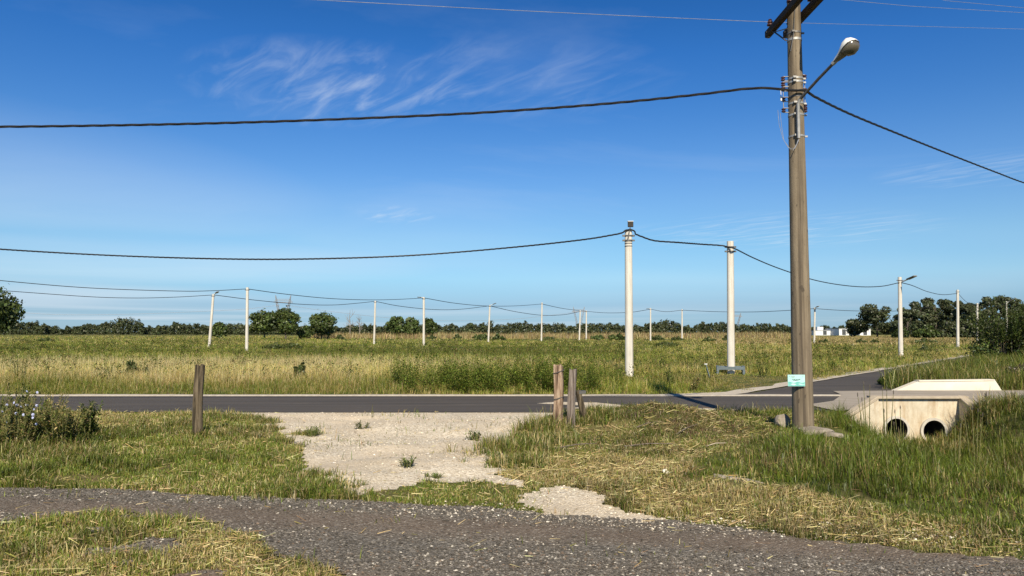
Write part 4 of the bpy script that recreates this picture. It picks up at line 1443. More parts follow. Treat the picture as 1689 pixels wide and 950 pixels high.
def build_near_grass():
    rng = np.random.default_rng(5)
    # --- short mown grass
    x, y = wedge(620000, 3.8, ROAD_N, rng, 1.5, 1.0)
    drive, track, road = near_masks(x, y)
    bare = fbm(x * 1.6, y * 1.6, 61)
    edge_noise = rng.random(len(x))
    tall = inside(P_TALL, *warp(x, y, 0.3, 1.2, 71))
    isl = inside(P_ISLAND, x, y)
    keep = ~(drive | track | road | tall) & (edge_noise < 0.25 + 1.5 * smooth(0.28, 0.5, bare))
    # stray blades on the gravel edges
    stray = (drive | track) & ~road & (rng.random(len(x)) < 0.022 * smooth(0.50, 0.68, fbm(x * 1.1, y * 1.9, 63)))
    keep |= stray
    x, y = x[keep], y[keep]
    d = dryness(x, y)
    z = height(x, y) + 0.004
    brown = np.exp(-((x - 2.9) / 1.5) ** 2 - ((y - 11.9) / 1.0) ** 2) * (fbm(x * 1.6, y * 1.6, 47) > 0.48)
    lump = 0.5 * fbm(x * 1.5, y * 1.5, 65) + 0.5 * fbm(x * 5.0, y * 5.0, 66, 2)
    H = (0.018 + 0.090 * np.clip((lump - .25) / .5, 0, 1) ** 1.6 + 0.03 * rng.random(len(x))) * np.exp(rng.normal(0, 0.25, len(x)))
    back = smooth(11.5, 14.6, y) * (np.abs(x) < 13)
    H *= 1 + 0.6 * back * (1 - d)
    H = np.where(inside(P_TONGUE, x, y), H * 0.6, H)
    Wd = 0.0030 + 0.0040 * rng.random(len(x)) + 0.0004 * y
    lean = np.clip(rng.beta(2.2, 2.2, len(x)) * 0.95 + 0.25 * d * rng.random(len(x)), 0.05, 0.985)
    col = jitter(pick(d, rng, [C_GREEN, C_GREEN, C_OLIVE, C_FRESH], [C_STRAW * .85, C_TAN * .9, C_OLIVE, C_STRAW * .7]), rng)
    col = np.where((rng.random(len(x)) < 0.55 * brown)[:, None], jitter(np.tile(C_BROWN * 1.25, (len(x), 1)), rng), col)
    wd_ = smooth(0.52, 0.62, fbm(x * 1.3, y * 1.7, 53))
    H = H * (1 + 0.5 * wd_) * (1 - 0.5 * np.exp(-((x - 2.5) / 1.7) ** 2 - ((y - 12.0) / 1.1) ** 2))
    col = col * np.where(x < -.5, 1.32, 1.12)[:, None] * (1 - 0.34 * wd_)[:, None]
    V, q, t, c = blade_arrays(x, y, z, H, Wd, lean, col, rng, 0.15)
    o = np_mesh('mown_grass', V, [q, t], M['grass'], colors=c)
    set_props(o, 'short mown green and yellowing grass on the verges', 'grass', kind='stuff')

    # --- mown litter: straw lying flat
    x, y = wedge(210000, 3.8, ROAD_N - 0.2, rng, 1.5, 1.0)
    drive, track, road = near_masks(x, y)
    d = dryness(x, y)
    tall = inside(P_TALL, x, y)
    mnd = np.exp(-((x - 2.5) / 1.9) ** 2 - ((y - 12.0) / 1.3) ** 2)
    keep = ~(drive | track | road) & (rng.random(len(x)) < 0.24 * mnd * smooth(0.40, 0.62, fbm(x * 1.8, y * 1.8, 57)) + 0.04 + 0.62 * d ** 2.0 * smooth(0.3, 0.6, fbm(x * 2.2, y * 2.2, 49))) & (~tall | (rng.random(len(x)) < 0.03))
    keep |= (track | drive) & ~road & (rng.random(len(x)) < 0.004)
    x, y, d, mnd = x[keep], y[keep], d[keep], mnd[keep]
    n = len(x)
    L = 0.03 + 0.09 * mnd * rng.random(n) + 0.11 * rng.random(n) ** 2 + (rng.random(n) < 0.02) * 0.20
    az = np.where(rng.random(n) < 0.6, rng.normal(0.15, 0.5, n), rng.uniform(0, np.pi, n))
    z0 = height(x, y) + 0.012 + 0.05 * rng.random(n) ** 1.5
    dx, dy = np.cos(az) * L / 2, np.sin(az) * L / 2
    tilt = rng.normal(0, 0.13, n) * L
    wd = 0.0008 + 0.0014 * rng.random(n) + 0.00015 * y
    px_, py_ = -np.sin(az) * wd, np.cos(az) * wd
    a = np.stack([x - dx, y - dy, height(x - dx, y - dy) + z0 - height(x, y) - tilt], 1)
    b = np.stack([x + dx, y + dy, height(x + dx, y + dy) + z0 - height(x, y) + tilt], 1)
    s = np.stack([px_, py_, wd * 0.8], 1)
    V = np.stack([a - s, a + s, b + s * .5, b - s * .5], 1).reshape(-1, 3)
    i = np.arange(n) * 4
    q = np.stack([i, i + 1, i + 2, i + 3], 1)
    cols = np.array([C_STRAW * 1.05, C_STRAW * 0.85, C_TAN, C_BROWN, C_OLIVE])[rng.choice(5, n, p=[.16, .22, .24, .18, .20])]
    o = np_mesh('straw_litter', V, [q], M['straw'], colors=np.repeat(jitter(cols, rng, 0.25), 4, axis=0))
    set_props(o, 'dry cut straw lying on the verges and the mound', 'straw', kind='stuff')

    # --- tall ditch grass
    x = rng.uniform(1.2, 14.5, 210000); y = rng.uniform(4.6, 15.1, 210000)
    keep = inside(P_TALL, *warp(x, y, 0.35, 1.2, 71)) & (np.abs(x) < 0.72 * y + 1.5)
    drive, track, road = near_masks(x, y)
    pipe = (np.abs(x - 8.0) < 1.0) & (y > 14.7)
    keep &= ~(track | road | drive) & (~pipe | (rng.random(len(x)) < 0.6))
    x, y = x[keep], y[keep]
    n = len(x)
    x, y, az, sz, kk = tufted(x, y, 14, 0.07, rng)
    rim = smooth(-0.05, 0.9, seg_dist(P_TALL[:3], x, y)) * smooth(-0.05, 0.9, seg_dist([P_TALL[-3], P_TALL[-2], P_TALL[-1], P_TALL[0]], x, y))
    dd = seg_dist(DITCH, x, y)
    lump = fbm(x * 1.1, y * 1.1, 81)
    H = (0.16 + 0.46 * lump ** 1.3) * (0.65 + 0.7 * rng.random(n)) * (0.62 + 0.5 * smooth(2.4, 0.5, dd))
    H *= sz * (0.30 + 0.70 * rim)
    H *= np.where((x > 6.0) & (y > 12.9), 0.62, 1.0) * np.where(y < 8, 0.8, 1.0)
    H *= np.where((np.abs(x - 7.9) < 1.5) & (y > 12.2), 0.62, 1.0)
    H *= np.where((x > 9.0) & (y > 12.6), 1.6, 1.0) * np.where((x > 6.0) & (x < 7.5) & (y > 13.7), 0.45, 1.0)
    H *= np.where((np.hypot(x - 4.75, y - 11.3) < 0.75), 0.35, 1.0)
    Wd = 0.004 + 0.006 * rng.random(n)
    lean = np.clip(rng.beta(2, 2.4, n), 0.05, 0.97)
    d = np.clip(0.12 + 0.75 * (fbm(x * 0.8, y * 0.8, 83) - 0.42) + 0.30 * smooth(12.2, 13.5, y) * (x > 10), 0.03, 0.7)
    col = jitter(pick(d, rng, [C_GREEN, C_FRESH, C_GREEN, C_DARK, C_FRESH * 0.85], [C_STRAW * .8, C_TAN * .8, C_BROWN]), rng)
    col = col * (1.12 - 0.42 * smooth(0.5, 0.64, fbm(x * 1.2, y * 1.2, 85)))[:, None] * np.array((1.0, 1.0, 0.85))
    V, q, t, c = blade_arrays(x, y, height(x, y), H, Wd, lean, col, rng, 0.12, az)
    o = np_mesh('ditch_grass', V, [q, t], M['grass'], colors=c)
    set_props(o, 'tall fresh green grass filling the ditch below the culvert', 'grass', kind='stuff')

    # --- tufts round posts and driveway edges, unkempt clumps
    parts = []
    spots = [(LP[0] + .05, LP[1], .25, .16), (A[0] - .25, A[1], .35, .30), (A[0] - .1, A[1] - .25, .3, .22), (B[0] + .1, B[1] + .1, .2, .2), (C[0] + .2, C[1], .35, .24)]
    spots += [(*G(850, 745), .5, .22), (*G(855, 770), .35, .18), (*G(900, 730), .5, .2), (*G(505, 717), .25, .10), (*G(470, 812), .45, .12), (*G(520, 805), .4, .12), (*G(1085, 668), .4, .26), (*G(1020, 672), .4, .2), (*G(1180, 674), .5, .22), (*G(1240, 680), .5, .22), (*G(1350, 676), .35, .14), (*G(1040, 690), .4, .16),
              (*G(20, 745), .8, .22), (*G(90, 757), .6, .16), (*G(400, 690), .3, .12), (*G(430, 700), .3, .12), (*G(500, 790), .35, .10)]
    spots += [(7.62, 14.75, .35, .34), (8.0, 14.7, .3, .26), (8.35, 14.72, .3, .30), (8.75, 14.68, .35, .36), (9.05, 14.5, .3, .5), (9.35, 14.25, .35, .4), (7.2, 14.65, .35, .3), (9.6, 14.5, .4, .3), (8.2, 14.3, .6, .22), (7.4, 14.3, .5, .22)]
    for sx, sy, r, h in spots:
        k = int(900 * r * r / 0.09) + 150
        x = rng.normal(sx, r * 0.5, k); y = rng.normal(sy, r * 0.35, k)
        ok = y < ROAD_N - 0.1
        x, y = x[ok], y[ok]; k = len(x)
        x, y, az, sz, kk = tufted(x, y, 12, 0.05, rng)
        hh = 0.8 * h * sz * (0.5 + 0.9 * rng.random(k))
        col = jitter(pick(np.full(k, 0.45), rng, [C_GREEN, C_FRESH, C_DARK], [C_STRAW, C_OLIVE, C_TAN]), rng)
        parts.append(blade_arrays(x, y, height(x, y), hh, 0.006 + 0.006 * rng.random(k), np.clip(rng.beta(2, 2.5, k), .05, .95), col, rng, .1, az))
    V, q, t, c = merge(parts)
    o = np_mesh('verge_tussocks', V, [q, t], M['grass'], colors=c)
    set_props(o, 'uncut grass left standing round the posts and driveway edges', 'grass', kind='stuff')


build_near_grass()


def build_stones():
    rng = np.random.default_rng(9)
    base = np.array([(1, 0, 0), (-1, 0, 0), (0, 1, 0), (0, -1, 0), (0, 0, 1), (0, 0, -1)], float)
    tri = np.array([(0, 2, 4), (2, 1, 4), (1, 3, 4), (3, 0, 4), (2, 0, 5), (1, 2, 5), (3, 1, 5), (0, 3, 5)])

    def scatter(n, maskf, smin, smax, palette, prob, name, label, y0, y1, lift, dens=None):
        x, y = wedge(n, y0, y1, rng, 0.8, 1.0)
        k = maskf(x, y)
        if dens is not None:
            k &= rng.random(n) < dens(x, y)
        x, y = x[k], y[k]
        n = len(x)
        s = smin + (smax - smin) * rng.random(n) ** 3
        v = base[None] * (1 + rng.normal(0, 0.22, (n, 6, 1))) + rng.normal(0, 0.12, (n, 6, 3))
        v = v * s[:, None, None] * np.stack([1 + .4 * rng.random(n), 0.8 + .3 * rng.random(n), 0.45 + .35 * rng.random(n)], 1)[:, None, :]
        an = rng.uniform(0, 6.28, n); ca, sa = np.cos(an)[:, None], np.sin(an)[:, None]
        vx = v[:, :, 0] * ca - v[:, :, 1] * sa; vy = v[:, :, 0] * sa + v[:, :, 1] * ca
        z = height(x, y) + lift + s * 0.25
        V = np.stack([vx + x[:, None], vy + y[:, None], v[:, :, 2] + z[:, None]], -1).reshape(-1, 3)
        F = (tri[None] + (np.arange(n) * 6)[:, None, None]).reshape(-1, 3)
        c = np.array(palette)[rng.choice(len(palette), n, p=prob)]
        c = np.clip(c * np.exp(rng.normal(0, 0.2, (n, 1))), 0.01, 0.9)
        o = np_mesh(name, V, [F], M['stone'], colors=np.repeat(c, 6, axis=0))
        return set_props(o, label, 'gravel', kind='stuff')

    dark = [(0.082, 0.074, 0.064), (0.14, 0.127, 0.110), (0.215, 0.195, 0.172), (0.50, 0.46, 0.39), (0.16, 0.12, 0.09)]

    def track_d(x, y):
        rut = 0.6 * np.exp(-((y + 0.19 * x - 6.10) / 0.33) ** 2) + 0.5 * np.exp(-((y + .19 * x - 4.45) / 0.3) ** 2)
        return np.clip((0.30 + 1.3 * (fbm(x * 0.8, y * 1.6, 91) - 0.3)) * (1 - 1.65 * rut), 0.02, 1)
    scatter(230000, m_track, 0.003, 0.015, dark, [.36, .31, .18, .05, .10], 'track_stones', 'loose dark and pale stones on the foreground track', 3.8, 8.4, 0.010, track_d)
    pale = [(0.46, 0.40, 0.31), (0.60, 0.53, 0.43), (0.75, 0.69, 0.58), (0.30, 0.25, 0.18)]
    scatter(110000, lambda x, y: m_drive(x, y) & (x > -7) & (x < 4), 0.004, 0.014, pale, [.34, .34, .10, .22], 'driveway_stones', 'loose pale stones on the gravel driveway', 6.0, ROAD_N, 0.006,
            lambda x, y: np.clip(0.25 + 1.5 * (fbm(x * 0.9, y * 0.9, 95) - 0.3), 0.05, 1))
    scatter(42000, lambda x, y: (x > -1.4) & (x < 4.4) & (np.abs(y - (6.3 - 0.22 * (x - 1.5)) ) < 0.45 + .15 * x) & ~m_drive(x, y), 0.004, 0.014, pale, [.35, .35, .12, .18], 'edge_stones',
            'pale stones spilling from the gravel patch onto the dark track', 4.4, 7.8, 0.012, lambda x, y: 0.75 * np.exp(-((y - (6.35 - 0.22 * (x - 1.5))) / 0.28) ** 2) * np.clip((x + 1.6) / 2, 0.15, 1))


build_stones()


def off_road(x, y):
    return ~m_road(x, y)


def field_dry(x, y):
    u = x / y
    n1 = fbm(x * 0.05, y * 0.11, 101); n2 = fbm(x * 0.22, y * 0.4, 103); n3 = fbm(x * 0.9, y * 0.9, 107)
    n = 0.9 * (n1 - 0.5) + 0.9 * (n2 - 0.5) + 0.7 * (n3 - 0.5)
    lf = smooth(-0.05, -0.25, u)           # 1 on the left of the picture
    rt = smooth(0.18, 0.36, u)
    band = smooth(20.5, 23.5, y) * smooth(43, 34, y)
    dl = 0.16 + 0.78 * band + 0.0 * y
    dl = dl - 0.06 * smooth(50, 60, y) * smooth(85, 75, y) + 0.22 * smooth(85, 120, y)
    dc = 0.20 + 0.50 * smooth(25, 29, y) * smooth(42, 34, y) + 0.10 * smooth(60, 90, y) + 0.16 * smooth(110, 150, y)
    dr = 0.46 + 0.52 * smooth(85, 105, y)
    d = dl * lf + (1 - lf) * (dc * (1 - rt) + dr * rt)
    return np.clip(d + n, 0.03, 0.96)


def build_field():
    rng = np.random.default_rng(21)

    def zone(name, label, n, y0, y1, hmin, hmax, w, power, margin, seed, hn=0.25, mul=1.0):
        x, y = wedge(n, y0, y1, rng, margin, power)
        k = off_road(x, y)
        x, y = x[k], y[k]
        x, y, az, sz, kk = tufted(x, y, 12, 0.05 * np.sqrt(y0 / 18) * (1 if y0 < 60 else 2.5), rng)
        k = off_road(x, y)
        x, y, az, sz, kk = x[k], y[k], az[k], sz[k], kk[k]
        n = len(x)
        d = np.clip(field_dry(x, y) + 0.5 * (_hash(kk, kk * 5 + 1, 3) - 0.5), 0.02, 0.97)
        lump = fbm(x * hn, y * hn, seed)
        lump2 = fbm(x * hn * 5, y * hn * 5, seed + 3)
        H = (hmin + (hmax - hmin) * np.clip((0.6 * lump + 0.5 * lump2 - 0.25) / 0.6, 0, 1)) * (0.55 + 0.75 * rng.random(n)) * sz
        # lower near the road's edge
        if y0 < 25:
            e = np.clip((y - ROAD_F - 0.35) / 1.6, 0, 1)
            H *= 0.35 + 0.65 * e
            sr = (x - SR_L0[0]) * -SR_N[0] + (y - SR_L0[1]) * -SR_N[1]
            H *= np.where((x > 4.5) & (sr > -0.2) & (sr < 4.0), 0.35 + 0.65 * smooth(0.2, 3.6, sr), 1)
            H *= np.where((x > bx - 1.7) & (x < bx + 1.3) & (y < by + .5), 0.22, 1)
            pp = WP['p1'][0]
            H *= np.where((np.abs(x - pp[0]) < 0.7) & (y < pp[1] + .2) & (y > pp[1] - 4.5), 0.30, 1)
        Wd = w * (0.6 + 0.8 * rng.random(n)) * np.sqrt(np.maximum(y / y0, 1))
        lean = np.clip(rng.beta(2.0, 2.2, n), 0.03, 0.95)
        greens = [C_GREEN, C_GREEN, C_FRESH, C_DARK, C_OLIVE]
        deep = 0.8 * smooth(44, 52, y) * smooth(84, 66, y) * smooth(0.16, 0.04, np.abs(x / y + 0.10) - 0.12) * (0.5 + 0.9 * fbm(x * 0.06, y * 0.2, 171)) + 0.7 * smooth(0.56, 0.66, fbm(x * 0.10, y * 0.25, 173))
        lf_ = smooth(0.02, -0.2, x / y)
        gold = 1 + lf_ * (0.32 * smooth(24.5, 28, y) * smooth(44, 36, y) - 0.30 * smooth(24.5, 21.5, y))
        pal = pick(np.clip(d - 0.22 * deep * (y > 42), 0.02, 1), rng, greens, [C_STRAW * 0.72, C_STRAW * 0.62, C_TAN * .9, C_OLIVE]) * gold[:, None]
        col = jitter(pal * (1.72 - 0.78 * np.clip(deep, 0, 1))[:, None] * np.array((1.04, 1.0, 0.86)), rng, 0.24)
        V, q, t, c = blade_arrays(x, y, np.zeros(n) + height(x, y), H, Wd, lean, col * mul, rng, 0.15, az)
        o = np_mesh(name, V, [q, t], M['grass'], colors=c)
        set_props(o, label, 'grass', kind='stuff')

    zone('field_grass', 'waist high green and golden grass along the far roadside', 300000, ROAD_F + 0.3, 30, 0.12, 0.52, 0.007, 1.0, 4, 111, 0.5)
    zone('golden_grass', 'golden seeding grass in the nearer half of the field', 260000, 30, 62, 0.10, 0.40, 0.010, 1.0, 6, 113, 0.35)
    zone('mid_field_grass', 'green grass in the middle distance of the field', 170000, 62, 130, 0.10, 0.36, 0.024, 1.0, 10, 115, 0.2)
    zone('distant_grass', 'olive and pale grass in the far field', 100000, 130, 300, 0.12, 0.45, 0.055, 1.0, 15, 117, 0.08)
    # seed-head haze of fine upright straw stalks on the left
    x, y = wedge(80000, 21, 42, rng, 4, 1.0)
    k = off_road(x, y) & (rng.random(len(x)) < smooth(0.16, -0.25, x / y) * (field_dry(x, y) ** 1.3))
    x, y = x[k], y[k]; n = len(x)
    col = jitter(np.tile(C_STRAW * 0.85, (n, 1)), rng, 0.15)
    V, q, t, c = blade_arrays(x, y, np.zeros(n), 0.28 + 0.32 * rng.random(n), 0.005 + 0.00015 * y, np.clip(rng.beta(1.6, 3.5, n), .02, .8), col, rng, 0.0)
    o = np_mesh('seed_stalks', V, [q, t], M['straw'], colors=c)
    set_props(o, 'fine straw coloured seed stalks above the grass at the left', 'grass', kind='stuff')
    # broad-leaved weeds along the roadside, middle of the picture: stems ringed with small leaves
    ns = 1150
    sy_ = 19.35 + 4.2 * rng.random(ns) ** 1.2
    sx_ = rng.uniform(-0.16, 0.15, ns) * sy_
    pres = fbm(sx_ * 0.8, sy_ * 0.8, 131) + 0.30 * smooth(0.16, 0.02, np.abs(sx_ / sy_ - 0.01))
    ok = (pres + 0.10 * rng.normal(0, 1, ns) > 0.62) & ~((np.abs(sx_ - WP['p1'][0][0]) < 0.8) & (sy_ > 20.5))
    sx_, sy_ = sx_[ok], sy_[ok]; ns = len(sx_)
    sh_ = (0.40 + 0.55 * fbm(sx_ * 0.9, sy_ * 0.9, 133)) * (0.75 + 0.5 * rng.random(ns)) * np.clip((sy_ - 18.75) / 1.1, 0.35, 1)
    k = rng.integers(0, ns, 85 * ns); n = len(k)
    tt = rng.random(n) ** 0.75
    z = tt * sh_[k]
    az = rng.uniform(0, 6.28, n); pit = rng.uniform(-0.3, 0.9, n)
    rr = (0.03 + 0.16 * (1 - tt) * rng.random(n)) * (0.6 + 0.8 * _hash(k, k, 3))
    ln = (0.030 + 0.045 * rng.random(n)) * (1.2 - 0.5 * tt); wd = ln * 0.30
    ax_ = np.stack([np.cos(az) * np.cos(pit), np.sin(az) * np.cos(pit), np.sin(pit)], 1)
    sd_ = np.stack([-np.sin(az), np.cos(az), np.zeros(n)], 1)
    p0 = np.stack([sx_[k] + np.cos(az) * rr, sy_[k] + np.sin(az) * rr, z], 1)
    V = np.stack([p0, p0 + ax_ * ln[:, None] * .5 + sd_ * wd[:, None], p0 + ax_ * ln[:, None], p0 + ax_ * ln[:, None] * .5 - sd_ * wd[:, None]], 1).reshape(-1, 3)
    i = np.arange(n) * 4
    cols = np.array([C_GREEN * 1.2, C_DARK * 1.5, C_FRESH * 1.1, C_OLIVE])[rng.choice(4, n, p=[.4, .3, .2, .1])] * (0.75 + 0.5 * _hash(k * 3, k + 11, 7))[:, None]
    o = np_mesh('roadside_weeds', V, [np.stack([i, i + 1, i + 2, i + 3], 1)], M['leaf'], colors=np.repeat(jitter(cols, rng, .2), 4, axis=0))
    set_props(o, 'dense leafy green weeds along the far edge of the road', 'weeds', kind='stuff')
    # leafy herbs in loose clumps all over the field
    nc = 620
    cy_ = 23 * (115 / 23) ** rng.random(nc); cx_ = rng.uniform(-0.74, 0.62, nc) * cy_
    per = 5
    sx_ = np.repeat(cx_, per) + rng.normal(0, 0.25, nc * per) * np.sqrt(np.repeat(cy_, per) / 6)
    sy_ = np.repeat(cy_, per) + rng.normal(0, 0.25, nc * per) * np.sqrt(np.repeat(cy_, per) / 6)
    ok = off_road(sx_, sy_) & (sy_ > 21) & ~((sx_ > bx - 1.5) & (sx_ < bx + 1.5) & (sy_ < by + 1))
    sx_, sy_ = sx_[ok], sy_[ok]; ns = len(sx_)
    sh_ = (0.22 + 0.45 * rng.random(ns)) * np.clip(0.8 + sy_ / 160, 0, 1.3)
    k = rng.integers(0, ns, 34 * ns); n = len(k)
    tt = rng.random(n) ** 0.8
    az = rng.uniform(0, 6.28, n); pit = rng.uniform(-0.2, 1.0, n)
    big = np.sqrt(sy_[k] / 22)
    rr = (0.03 + 0.13 * (1 - .6 * tt) * rng.random(n)) * big
    ln = (0.035 + 0.05 * rng.random(n)) * big; wd = ln * 0.28
    ax_ = np.stack([np.cos(az) * np.cos(pit), np.sin(az) * np.cos(pit), np.sin(pit)], 1)
    sd_ = np.stack([-np.sin(az), np.cos(az), np.zeros(n)], 1)
    p0 = np.stack([sx_[k] + np.cos(az) * rr, sy_[k] + np.sin(az) * rr, tt * sh_[k]], 1)
    V = np.stack([p0, p0 + ax_ * ln[:, None] * .5 + sd_ * wd[:, None], p0 + ax_ * ln[:, None], p0 + ax_ * ln[:, None] * .5 - sd_ * wd[:, None]], 1).reshape(-1, 3)
    i = np.arange(n) * 4
    cols = np.array([C_GREEN * 0.9, C_DARK * 1.2, C_OLIVE * .7, C_BROWN])[rng.choice(4, n, p=[.38, .37, .15, .10])] * (0.7 + 0.5 * _hash(k * 3, k + 5, 7))[:, None]
    o = np_mesh('field_herbs', V, [np.stack([i, i + 1, i + 2, i + 3], 1)], M['leaf'], colors=np.repeat(jitter(cols, rng, .2), 4, axis=0))
    set_props(o, 'loose clumps of darker leafy herbs scattered through the field', 'herbs', kind='stuff')
    # herb strip behind the culvert at the right
    n = 110000
    x = rng.uniform(9.6, 26, n); y = rng.uniform(20.2, 36, n)
    u = x / y
    side_r = (x - SR_L0[0]) * SR_N[0] + (y - SR_L0[1]) * SR_N[1]
    k = (side_r > SR_W - 0.5) & (u > 0.485) & (u < 0.78) & (y > 20.6) & ~inside(P_DECK, x, y)
    x, y = x[k], y[k]; n = len(x)
    H = (0.45 + 0.7 * fbm(x * 0.6, y * 0.6, 141)) * (0.5 + 0.7 * rng.random(n)) * np.where(y < 23, 0.9, 1.0)
    d = np.clip(0.10 + 0.6 * (fbm(x * 0.4, y * 0.4, 143) - 0.45), 0.02, 0.6)
    col = jitter(pick(d, rng, [C_GREEN, C_FRESH, C_OLIVE, C_DARK], [C_STRAW, C_TAN, C_OLIVE]), rng)
    V, q, t, c = blade_arrays(x, y, np.zeros(n), H, 0.008 + 0.010 * rng.random(n), np.clip(rng.beta(2, 2.2, n), .03, .95), col, rng, 0.15)
    o = np_mesh('ditchside_herbs', V, [q, t], M['grass'], colors=c)
    set_props(o, 'green and yellow herbs growing behind the white parapet', 'herbs', kind='stuff')
    # reed belt before the far wood
    n = 40000
    y = rng.uniform(165, 240, n); x = rng.uniform(-0.27, 0.40, n) * y
    k = rng.random(n) < 0.35 + 1.2 * (fbm(x * 0.06, y * 0.05, 151) - 0.35)
    x, y = x[k], y[k]; n = len(x)
    H = (0.6 + 1.7 * fbm(x * 0.15, y * 0.15, 153)) * (0.6 + 0.6 * rng.random(n))
    col = jitter(np.array([C_TAN * .9, C_STRAW * 0.62, C_BROWN * 1.2, C_OLIVE * .9])[rng.choice(4, n, p=[.4, .25, .2, .15])], rng)
    V, q, t, c = blade_arrays(x, y, np.zeros(n), H, 0.08 + 0.06 * rng.random(n), np.clip(rng.beta(2, 3, n), .02, .9), col, rng, .05)
    o = np_mesh('reed_belt', V, [q, t], M['straw'], colors=c)
    set_props(o, 'belt of tan reeds in front of the far wood', 'reeds', kind='stuff')
    # dry tan field on the right
    n = 90000
    y = rng.uniform(88, 210, n); x = rng.uniform(0.27, 0.72, n) * y
    col = jitter(np.array([C_TAN, C_STRAW * 0.7, C_TAN * 0.8, C_OLIVE])[rng.choice(4, n, p=[.4, .2, .22, .18])], rng)
    k = rng.random(n) < smooth(85, 110, y)
    x, y, col = x[k], y[k], col[k]; n = len(x)
    H = 0.18 + 0.55 * rng.random(n) * fbm(x * 0.08, y * 0.08, 157)
    V, q, t, c = blade_arrays(x, y, np.zeros(n), H, 0.05 + 0.05 * rng.random(n), np.clip(rng.beta(2, 2, n), .02, .95), col, rng, .05)
    o = np_mesh('dry_grass', V, [q, t], M['straw'], colors=c)
    set_props(o, 'dry tan grass in front of the white buildings and the grove', 'grass', kind='stuff')


build_field()


# ------------------------------------------------------------------ trees and shrubs
def leaf_cloud(lobes, n, size, rng, palette, shell=0.55, aspect=0.6, droop=0.0):
    """n leaf faces spread through ellipsoid lobes (cx,cy,cz,rx,ry,rz)"""
    L = np.array(lobes, float)
    vol = (L[:, 3] * L[:, 4] * L[:, 5]) ** 0.75
    k = rng.choice(len(L), n, p=vol / vol.sum())
    d = rng.normal(0, 1, (n, 3)); d /= np.linalg.norm(d, axis=1)[:, None]
    r = shell + (1.08 - shell) * rng.random(n) ** 0.7
    r *= 1 + 0.18 * rng.normal(0, 1, n) * (rng.random(n) < 0.35)
    p = L[k, :3] + d * L[k, 3:] * r[:, None]
    nr = d + rng.normal(0, 0.75, (n, 3)) + np.array([0, 0, 0.35]); nr /= np.linalg.norm(nr, axis=1)[:, None]
    t = np.cross(nr, rng.normal(0, 1, (n, 3))); t /= np.linalg.norm(t, axis=1)[:, None]
    b = np.cross(nr, t)
    s = size * (0.55 + 0.9 * rng.random(n))[:, None]
    V = np.stack([p - t * s, p - b * s * aspect, p + t * s, p + b * s * aspect], 1).reshape(-1, 3)
    i = np.arange(n) * 4
    col = np.array(palette)[rng.integers(0, len(palette), n)]
    tone = np.exp(rng.normal(0, 0.16, len(L)))[k]
    return V, np.stack([i, i + 1, i + 2, i + 3], 1), np.repeat(jitter(col * tone[:, None], rng, .18), 4, axis=0)


EUC = [(0.068, 0.082, 0.036), (0.052, 0.066, 0.031), (0.086, 0.098, 0.042)]
BROAD = [(0.068, 0.096, 0.026), (0.050, 0.074, 0.022), (0.090, 0.118, 0.030)]
LIGHTG = [(0.080, 0.115, 0.032), (0.062, 0.095, 0.026), (0.105, 0.135, 0.042)]


